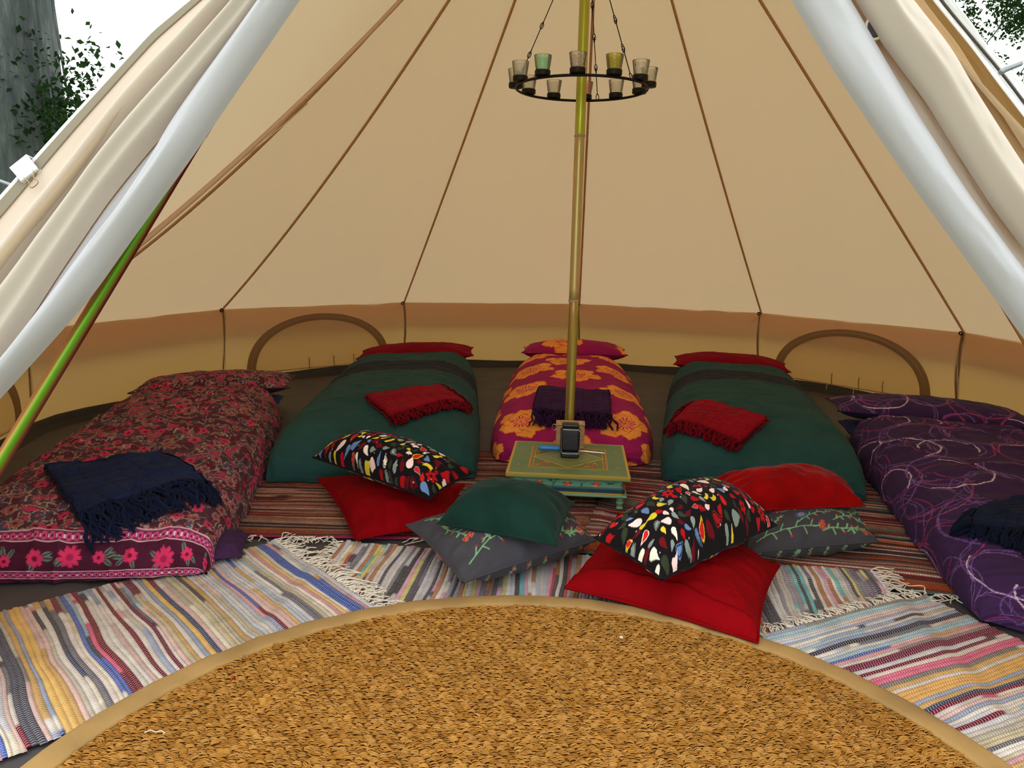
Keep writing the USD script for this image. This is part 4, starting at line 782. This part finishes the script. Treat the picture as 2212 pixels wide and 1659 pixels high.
P = tp(x, y, ZT - .0006 * ((np.abs(x) > hx * .67) | (np.abs(y) > hy * .67))); v, f = slab(P, .014, np.broadcast_to(np.array([0, 0, 1.]), P.shape)); top_r = obj('table_top', (v, f), 'painted', tbl, smooth=False, col=np.vstack([col, np.broadcast_to(grn, col.shape)]))
def frame_ring(name, ox, z0, z1, colf, ns=70):                      # four painted boards under the top
    for (a0, b0) in (((-hx + ox, -hy + ox), (hx - ox, -hy + ox)), ((hx - ox, -hy + ox), (hx - ox, hy - ox)), ((hx - ox, hy - ox), (-hx + ox, hy - ox)), ((-hx + ox, hy - ox), (-hx + ox, -hy + ox))):
        a0, b0 = np.array(a0), np.array(b0); L = np.linalg.norm(b0 - a0); s, z = np.meshgrid(np.linspace(0, 1, ns), np.linspace(z0, z1, 26), indexing='ij'); X = a0[0] + (b0[0] - a0[0]) * s; Y = a0[1] + (b0[1] - a0[1]) * s
        P = tp(X, Y, z); dn = np.array([(b0 - a0)[1], -(b0 - a0)[0]]) / L; N = ex * dn[0] + ey * dn[1]; c = colf((s - .5) * L, (z - z0) / (z1 - z0), z - z0).reshape(-1, 3); v, f = slab(P, .010, np.broadcast_to(np.array([N[0], N[1], 0]), P.shape))
        obj(name, (v, f), 'painted', tbl, smooth=False, col=np.vstack([c, np.broadcast_to(grn * .7, c.shape)]))
def paint_apron(s, t, z):
    out = np.empty(s.shape + (3,)); out[:] = srgb(98, 146, 118); out[t < .40] = srgb(34, 60, 78); out[(t > .36) & (t < .46)] = srgb(64, 104, 98); out[t < .09] = yel
    dk = srgb(40, 84, 60)
    for i in range(-4, 5):
        x0 = i * .048
        if i % 2 == 0:
            for q in range(6): flower_at(out, s - x0 - .0068 * math.cos(q), z - .034 - .0062 * math.sin(q), .0056, 4, srgb(196, 84, 52), srgb(200, 170, 130), None, 0, .1)
            stroke(out, s, z, [(x0 - .015, .036), (x0 - .008, .036)], .003, dk); stroke(out, s, z, [(x0 + .015, .036), (x0 + .008, .036)], .003, dk)
        else:
            for q in range(-3, 4):
                if i % 4 == 1: stroke(out, s, z, [(x0 + q * .003, .008), (x0 + q * .006, .026 - abs(q) * .003)], .0016, dk)
                else: stroke(out, s, z, [(x0 + q * .002, .036), (x0 + q * .0065, .052 - abs(q) * .002)], .0018, dk)
            stroke(out, s, z, [(x0, .022), (x0 - .002, .040), (x0 - .008, .044), (x0 - .010, .040)], .0014, dk); stroke(out, s, z, [(x0, .022), (x0 + .002, .040), (x0 + .008, .044), (x0 + .010, .040)], .0014, dk)
    return out
frame_ring('apron', .016, .062, .116, paint_apron)
obj('moulding', rbox(tw - .016, td - .016, .010, .004, (*cen, .053), math.atan2(ex[1], ex[0])), 'table_green', tbl)
prof = [(.0001, 0), (.010, 0), (.0125, .003), (.0125, .007), (.009, .011), (.0095, .018), (.0135, .026), (.0135, .032), (.0095, .037), (.0125, .039), (.0145, .0425), (.0145, .0535), (.0001, .0535)]
for sx in (-1, 1):
    for sy in (-1, 1):
        q = tp(np.array(sx * (hx - .030)), np.array(sy * (hy - .030)), np.array(0.)); zb = float(zrug(q[0], q[1])) + .0005
        obj('leg', lathe([(r, zb + z * (.0535 - zb) / .0535) for r, z in prof], 18, (q[0], q[1], 0)), 'table_green', tbl)
# things on the table
def tloc(px, py): p = at(px, py, ZT); return np.array([p[0], p[1], ZT + .0008])
b = tloc(1231, 968); b[1] += .012
bx = thing('bamboo_box', 'small woven bamboo box standing on the painted table behind the black lantern', 'box', b)
obj('body', rbox(.106, .060, .088, .004, b, -.06), 'bamboo', bx); obj('rim', rbox(.109, .063, .008, .003, b + [0, 0, .0885], -.06), 'bamboo', bx)
t = np.linspace(0, 2 * PI, 13); obj('wire_loop', tube(b + np.array([-.061, -.01, .078]) + .008 * np.cos(t)[:, None] * np.array([1., 0, 0]) + .012 * np.sin(t)[:, None] * np.array([0, 0, 1.]), .001, 5, False), 'steel', bx)
l = tloc(1231, 990); l[1] += .018
ln = thing('camping_lantern', 'small black lantern with a wire bail standing on the painted table', 'lantern', l); L_ = lambda x, y, z: l + np.array([x, y, z])
obj('base', rbox(.066, .044, .024, .006, l, -.05), 'black_plastic', ln)
obj('body', rbox(.070, .046, .088, .012, l + [0, 0, .0235], -.05), 'black_plastic', ln); obj('cap', rbox(.060, .040, .014, .006, l + [0, 0, .1105], -.05), 'black_plastic', ln)
for z in (.056, .086): obj('panel_line', rbox(.056, .003, .003, .001, L_(0, -.0235, z), -.05), 'black_plastic', ln)
a = np.linspace(0, 1, 7); c_ = [(-.031, .022), (-.033, .05), (-.033, .098), (-.027, .106), (.027, .106), (.033, .098), (.033, .05), (.031, .022), (.026, .018), (-.026, .018), (-.031, .022)]
obj('wire_bail', tube(np.array([L_(x, -.0265 + x * -.05, z) for x, z in c_]), .0009, 6, False), 'steel', ln)
h0, h1, h2 = tloc(1163, 973), tloc(1214, 976), tloc(1309, 982); up = np.array([0, 0, .011])
sd = thing('screwdriver', 'blue-handled steel tool lying on the painted table', 'tool', h0); d = h1 - h0
s = np.linspace(0, 1, 14); obj('handle', tube(h0 + up + d * s[:, None], np.interp(s, [0, .06, .3, .5, .7, .92, 1], [.004, .009, .0095, .008, .0095, .0085, .004]), 14), 'blue_plastic', sd)
e = h2 - h1; s = np.linspace(0, 1, 6); obj('shaft', tube(h1 + up * np.array([1, 1, .9]) - d * .05 + e * s[:, None] - np.array([0, 0, .006]) * s[:, None], np.interp(s, [0, .9, 1], [.0028, .0028, .0018]), 10), 'steel', sd)

# ------------------------------------------------------------------ rolled door cloths at the entrance
def resample(pts, n):
    p = np.array(pts, float); l = np.concatenate([[0], np.cumsum(np.linalg.norm(np.diff(p, axis=0), axis=1))]); s = np.linspace(0, l[-1], n); from_ = np.stack([np.interp(s, l, p[:, k]) for k in range(p.shape[1])], 1)
    for _ in range(3): from_[1:-1] = (from_[:-2] + 2 * from_[1:-1] + from_[2:]) / 4
    return from_
def cloth_roll(edgeA, edgeB, back, puff, folds, seed, n=70, m=40, side=1):
    """a loosely rolled cloth between two edges; folds: (position, depth, width) ridges along it"""
    A = np.array([ondoor(*q, back) for q in resample(edgeA, n)]); B = np.array([ondoor(*q, back) for q in resample(edgeB, n)]); v = np.linspace(0, 1, m)
    P = A[:, None] * (1 - v)[None, :, None] + B[:, None] * v[None, :, None]
    d = puff * np.sqrt(np.clip(1 - (2 * v - 1) ** 2, 0, 1))[None].repeat(n, 0)
    u = np.linspace(0, 1, n)
    for (p0, p1, dep, wd) in folds: d = d + dep * np.exp(-((v[None] - (p0 + (p1 - p0) * u[:, None])) / wd) ** 2)
    d = d + fb(u[:, None] * 3.0 + 0 * v[None], v[None] * 1.2 + 0 * u[:, None], 1.6, seed, 3) * .02 * np.sin(PI * v)[None]
    return P - DN[None, None] * d[..., None]
door = thing('door_1', loc=(0, 1.2, 0), kind='structure')
# netting, rolled up along the two door poles
wl = [(880, -340), (730, -120), (600, 70), (464, 268), (416, 340), (338, 446), (253, 564), (203, 636), (114, 737), (0, 863), (-150, 1020)]
wm = [(850, -340), (660, -120), (530, 70), (385, 272), (335, 362), (270, 462), (200, 545), (139, 631), (42, 758), (0, 808), (-170, 990)]
fi = [(845, -340), (680, -120), (540, 70), (376, 268), (310, 345), (236, 437), (127, 598), (80, 673), (0, 792), (-190, 1000)]
he = [(760, -340), (560, -120), (330, 70), (147, 270), (74, 351), (0, 434), (-170, 620)]
P = cloth_roll(wm, wl, .035, .050, [(.25, .3, -.006, .08)], 91); obj('net_roll', sheet(P), 'net_white', door)
P = cloth_roll(fi, wl, .028, .016, [(.4, .4, -.004, .2)], 92); obj('net_fold', sheet(P), 'net_white', door)
# the canvas door on the maroon bed's side: turned back, with soft folds and a doubled hem
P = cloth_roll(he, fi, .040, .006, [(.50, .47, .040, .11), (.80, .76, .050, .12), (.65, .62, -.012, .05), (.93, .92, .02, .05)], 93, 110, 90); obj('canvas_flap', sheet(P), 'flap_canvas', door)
hem = P[:, 1:12] - DN * .003; obj('hem', slab(hem, .002), 'hem_tape', door)
e0 = P[:, 0]; obj('hem_edge', tube(e0 - DN * .002, .0045, 6), 'white_tape', door)
# the other side: netting roll, canvas roll and the tent's outer edge
a1 = [(1590, -200), (1709, 0), (1796, 147), (1896, 293), (1988, 426), (2089, 563), (2212, 733), (2340, 900)]
a2 = [(1715, -200), (1823, 0), (1878, 92), (1961, 234), (2052, 385), (2135, 504), (2212, 609), (2340, 790)]
a3 = [(1735, -200), (1846, 0), (1906, 96), (2002, 224), (2075, 343), (2144, 449), (2212, 540), (2340, 715)]
a4 = [(1870, -200), (1997, 0), (2075, 101), (2135, 197), (2212, 320), (2340, 520)]
a5 = [(1885, -200), (2013, 0), (2098, 103), (2157, 183), (2212, 254), (2340, 420)]
a6 = [(1900, -200), (2029, 0), (2098, 82), (2162, 158), (2212, 224), (2340, 390)]
a7 = [(1930, -200), (2057, 0), (2121, 87), (2212, 183), (2340, 320)]
P = cloth_roll(a1, a2, .030, .048, [], 94); obj('net_roll', sheet(P), 'net_white', door)
P = cloth_roll(a2, [(x + 25, y) for x, y in a3], .026, .004, [], 95); obj('net_fold', sheet(P), 'flap_canvas', door)
P = cloth_roll(a3, [(x - 56, y) for x, y in a4], .050, .060, [(.30, .20, .008, .12)], 96, 90, 60); obj('canvas_roll', sheet(P), 'flap_canvas', door)
P = cloth_roll([(x - 70, y) for x, y in a4], [(x - 3, y) for x, y in a4], .034, .008, [], 90); obj('backlit_strip', sheet(P), 'backlit_strip', door)  # strip split off to paint the roll's shaded, backlit orange side
P = cloth_roll([(x - 30, y) for x, y in a4], a5, -.16, .0, [], 97); obj('gap_shade', sheet(P), 'gap_shade_canvas', door)  # dark sheet painting the shade in the gap beside the roll
P = cloth_roll(a5, a6, .060, .004, [], 98); obj('zip_tape', slab(P, .002), 'white_tape', door)
P = cloth_roll([(x + 3, y) for x, y in a6], a7, .055, .006, [], 99); obj('outer_edge', slab(P, .002), 'white_tape', door)
c = resample([(x + 2, y) for x, y in a6], 30); obj('edge_cord', tube(np.array([ondoor(*q, .066) for q in c]), .0022, 5), 'dark_rope', door)
# a toggle hole in the rolled canvas: its shaded inside painted as a dark disc
q = [ondoor(1888 + 18 * math.cos(t), 62 + 24 * math.sin(t), .050) for t in np.linspace(0, 2 * PI, 17)]
obj('toggle_loop', tube(np.array(q), .0028, 6, False), 'rope_cotton', door)
q = np.array([[ondoor(1888 + 16 * r * math.cos(t), 62 + 22 * r * math.sin(t), .048) for t in np.linspace(0, 2 * PI, 17)] for r in (.05, .6, 1.0)]); obj('shade_disc', slab(q, .004), 'hole_shade', door)
# bulldog clip on the hem
k0, k1 = ondoor(36, 378, .048), ondoor(84, 340, .048); e1 = (k1 - k0) / np.linalg.norm(k1 - k0); e2 = np.cross(e1, -DN); e2 /= np.linalg.norm(e2)
if e2[2] > 0: e2 = -e2
ctr = ondoor(58, 366, .048); CLIP = lambda x, y, z: ctr + e1 * x + e2 * y - DN * z
clip = thing('binder_clip', 'silver fold-back clip pinching the hem of the cream door flap', 'clip', ctr); wdt = .019
prof = [(-.014, .012), (-.014, -.012), (.012, -.004), (.014, -.0028), (.014, -.0018), (.011, -.003), (-.0125, -.0105), (-.0125, .0105), (.011, .003), (.014, .0018), (.014, .0028), (.012, .004)]
V = np.array([[CLIP(x, y, z) for y, z in prof] for x in (-wdt, wdt)]); n = len(prof); f = [(i, (i + 1) % n, n + (i + 1) % n, n + i) for i in range(n)]
caps = [(0, 1, 6), (0, 6, 7), (1, 2, 5), (1, 5, 6), (2, 3, 4), (2, 4, 5), (7, 8, 11), (7, 11, 0), (8, 9, 10), (8, 10, 11)]
F = np.vstack([tri(np.array(f)), np.array(caps), np.array(caps)[:, ::-1] + n]); obj('body', (V.reshape(-1, 3), F), 'bright_tin', clip, smooth=False)
obj('lip', tube(np.array([CLIP(x, .014, .0035) for x in (-wdt, wdt)]), .0028, 8), 'bright_tin', clip); obj('lip', tube(np.array([CLIP(x, .014, -.0035) for x in (-wdt, wdt)]), .0028, 8), 'bright_tin', clip)
obj('wire_handle', tube(np.array([CLIP(*q) for q in resample([(-.011, .012, .005), (-.008, .020, .008), (-.005, .029, .010), (-.009, .037, .011), (-.009, .041, .0115), (0, .043, .012), (.009, .041, .0115), (.009, .037, .011), (.005, .029, .010), (.008, .020, .008), (.011, .012, .005)], 40)]), .0011, 6), 'brass_wire', clip)

# ------------------------------------------------------------------ outside
def aty(px, py, y):
    d = FWD + RT * (px - W / 2) / FPX - UP * (py - H / 2) / FPX
    return EYE + d * (y / d[1])
rng = np.random.default_rng(77)
def leaves(centres, n, size, spread, seed):
    g = np.random.default_rng(seed); V, F = [], []
    base = np.array([[0, 0, 0], [.5, .32, .05], [1, 0, -.05], [.5, -.32, .05], [.55, 0, -.03]]); bf = np.array([[0, 4, 1], [1, 4, 2], [2, 4, 3], [3, 4, 0]])
    for i in range(n):
        c = centres[g.integers(len(centres))] + g.normal(0, spread, 3); a, b_, c_ = g.uniform(0, 2 * PI), g.normal(-.3, .7), g.normal(0, .6)
        R = trimesh.transformations.euler_matrix(c_, b_, a)[:3, :3]; V.append(base * size * g.uniform(.7, 1.3) @ R.T + c); F.append(bf + 5 * i)
    return np.vstack(V), np.vstack(F)
TY = 8.6
tr = thing('tree', 'large grey-barked tree trunk standing outside the door flap', 'tree', (-5.55, TY, -.03)); z = np.linspace(-.03, 7.5, 40); ang = np.linspace(0, 2 * PI, 49)[:-1]
rad = .74 * (1 + .5 * np.exp(-z / .35) - .045 * z); kn = .05 * np.cos(ang * 5)[:, None] * np.exp(-z / 1.5)[None]
Pz = np.stack([-5.55 + (rad[None] * (1 + kn) + .10 * (meshkit.noise(np.stack([np.cos(ang)[:, None] * 2 + 0 * z[None], np.sin(ang)[:, None] * 2 + 0 * z[None], z[None] * 1.4 + 0 * ang[:, None]], -1)) - .5)) * np.cos(ang)[:, None], TY + rad[None] * (1 + kn) * np.sin(ang)[:, None], z[None] + 0 * ang[:, None]], -1)
obj('trunk', (Pz.reshape(-1, 3), tri(gridf(48, 40, True))), 'bark', tr)
ends = [aty(118, 262, 8.2), aty(150, 230, 8.4), aty(100, 255, 8.3), aty(128, 300, 8.2), aty(160, 262, 8.0)]
for e in ends[:3]: obj('branch', tube(np.array([[-5.2, TY, 6.2], (np.array([-5.2, TY, 6.2]) + e) / 2 + [0, 0, .5], e]), np.array([.06, .03, .008]), 8), 'bark', tr)
obj('foliage', leaves(ends + [aty(140, 200, 8.3), aty(60, 120, 8.4), aty(200, 150, 8.4)], 900, .075, .16, 5), 'leaf', tr, smooth=False, kind='stuff')
RYD = 9.0
t2 = thing('tree', 'dark leafy tree with twigs hanging against the bright sky', 'tree', (8.9, RYD + .6, -.03))
obj('trunk', tube(np.array([[8.9, RYD + .6, -.03], [8.8, RYD + .6, 2.0], [8.6, RYD + .5, 4.5], [8.3, RYD + .4, 7.2]]), np.array([.34, .28, .22, .12]), 16), 'bark', t2)
cl = [(2180, 10), (2205, 25), (2198, 45), (2165, 18), (2150, 0), (2212, 62), (2180, 58), (2200, 5), (2175, -30), (2210, -40), (2150, -40), (2230, 20), (2240, 50), (2120, -50)]
c1 = [aty(*q, RYD + g) for q in cl for g in (-.2, .25)]; c2 = [aty(*q, RYD) for q in ((2085, 5), (2095, 22), (2075, -10), (2098, 38), (2088, -25))]; c3 = [aty(*q, RYD) for q in ((2112, 60), (2120, 72), (2128, 88), (2134, 104), (2108, 55))]; c4 = [aty(*q, RYD) for q in ((2205, 165), (2190, 150), (2160, 140), (2175, 128), (2215, 175), (2225, 190), (2152, 122))]
obj('foliage', leaves(c1, 1500, .05, .085, 6), 'leaf', t2, smooth=False, kind='stuff')
obj('foliage', leaves(c2, 220, .05, .06, 7), 'leaf', t2, smooth=False, kind='stuff'); obj('foliage', leaves(c3, 60, .045, .04, 8), 'leaf', t2, smooth=False, kind='stuff'); obj('foliage', leaves(c4, 80, .045, .045, 9), 'leaf', t2, smooth=False, kind='stuff')
root = np.array([8.35, RYD + .4, 6.6])
for q in ((2190, 20), (2092, 10), (2130, 95), (2200, 165), (2165, 5)):
    e = aty(*q, RYD); obj('branch', tube(np.array([root, root * .5 + e * .5 + [0, 0, .45], e]), np.array([.07, .03, .006]), 8), 'bark', t2)
# guy ropes
g0 = aty(2160, 156, 1.25); g = thing('guy_rope', 'grey rope end with a frayed tip knotted to the outer canvas edge', 'rope', g0)
pts = resample([aty(*q, 1.24) for q in ((2160, 157), (2170, 151), (2182, 146), (2194, 142), (2206, 137))], 16); obj('rope', tube(np.array(pts), np.linspace(.0042, .0036, 16), 8), 'grey_metal', g)
obj('frayed_tip', cat(*[tube(np.array([pts[-1] - (pts[-1] - pts[-2]) * 2, pts[-1] + (pts[-1] - pts[-2]) * .8 + rng.normal(0, .0012, 3)]), .0010, 4) for _ in range(14)]), 'rope_cotton', g)
g0 = aty(-40, 376, 1.9); g = thing('guy_rope', 'thin grey guy rope outside in front of the tree trunk', 'rope', g0)
obj('rope', tube(np.array([aty(-420, 170, 2.6), aty(-40, 376, 2.4), aty(36, 404, 2.3), aty(120, 440, 2.2)]), .005, 8), 'grey_metal', g)
# odds and ends caught in the coir
def bit(name, label, px, py, m, pts, r):
    p = at(px, py, .052); P = p + np.array(pts, float) * .001; t = thing(name, label, 'lint', p); obj('strand', tube(P, r, 6), m, t)
bit('lint', 'small white scrap on the coir mat near its border tape', 1342, 1378, 'lint_white', [(-3, 0, 0), (0, 2, 2), (3, -1, 0)], .0018)
bit('lint', 'tiny black speck in the middle of the coir mat', 1212, 1512, 'lint_black', [(-4, 2, 0), (0, 0, 1.5), (4, -2, 0)], .0018)
bit('thread', 'loose pale pink thread lying on the coir mat', 335, 1583, 'lint_white', [(-18, 0, 0), (-10, 5, 2), (0, 1, 1), (9, 3, 2), (17, 0, 1), (16, -5, 1)], .0007)
bit('lint', 'red fluff on the coir mat beside its border tape', 505, 1467, 'red_velvet', [(-3, 0, 0), (1, 2, 2), (3, -2, 0)], .0020)
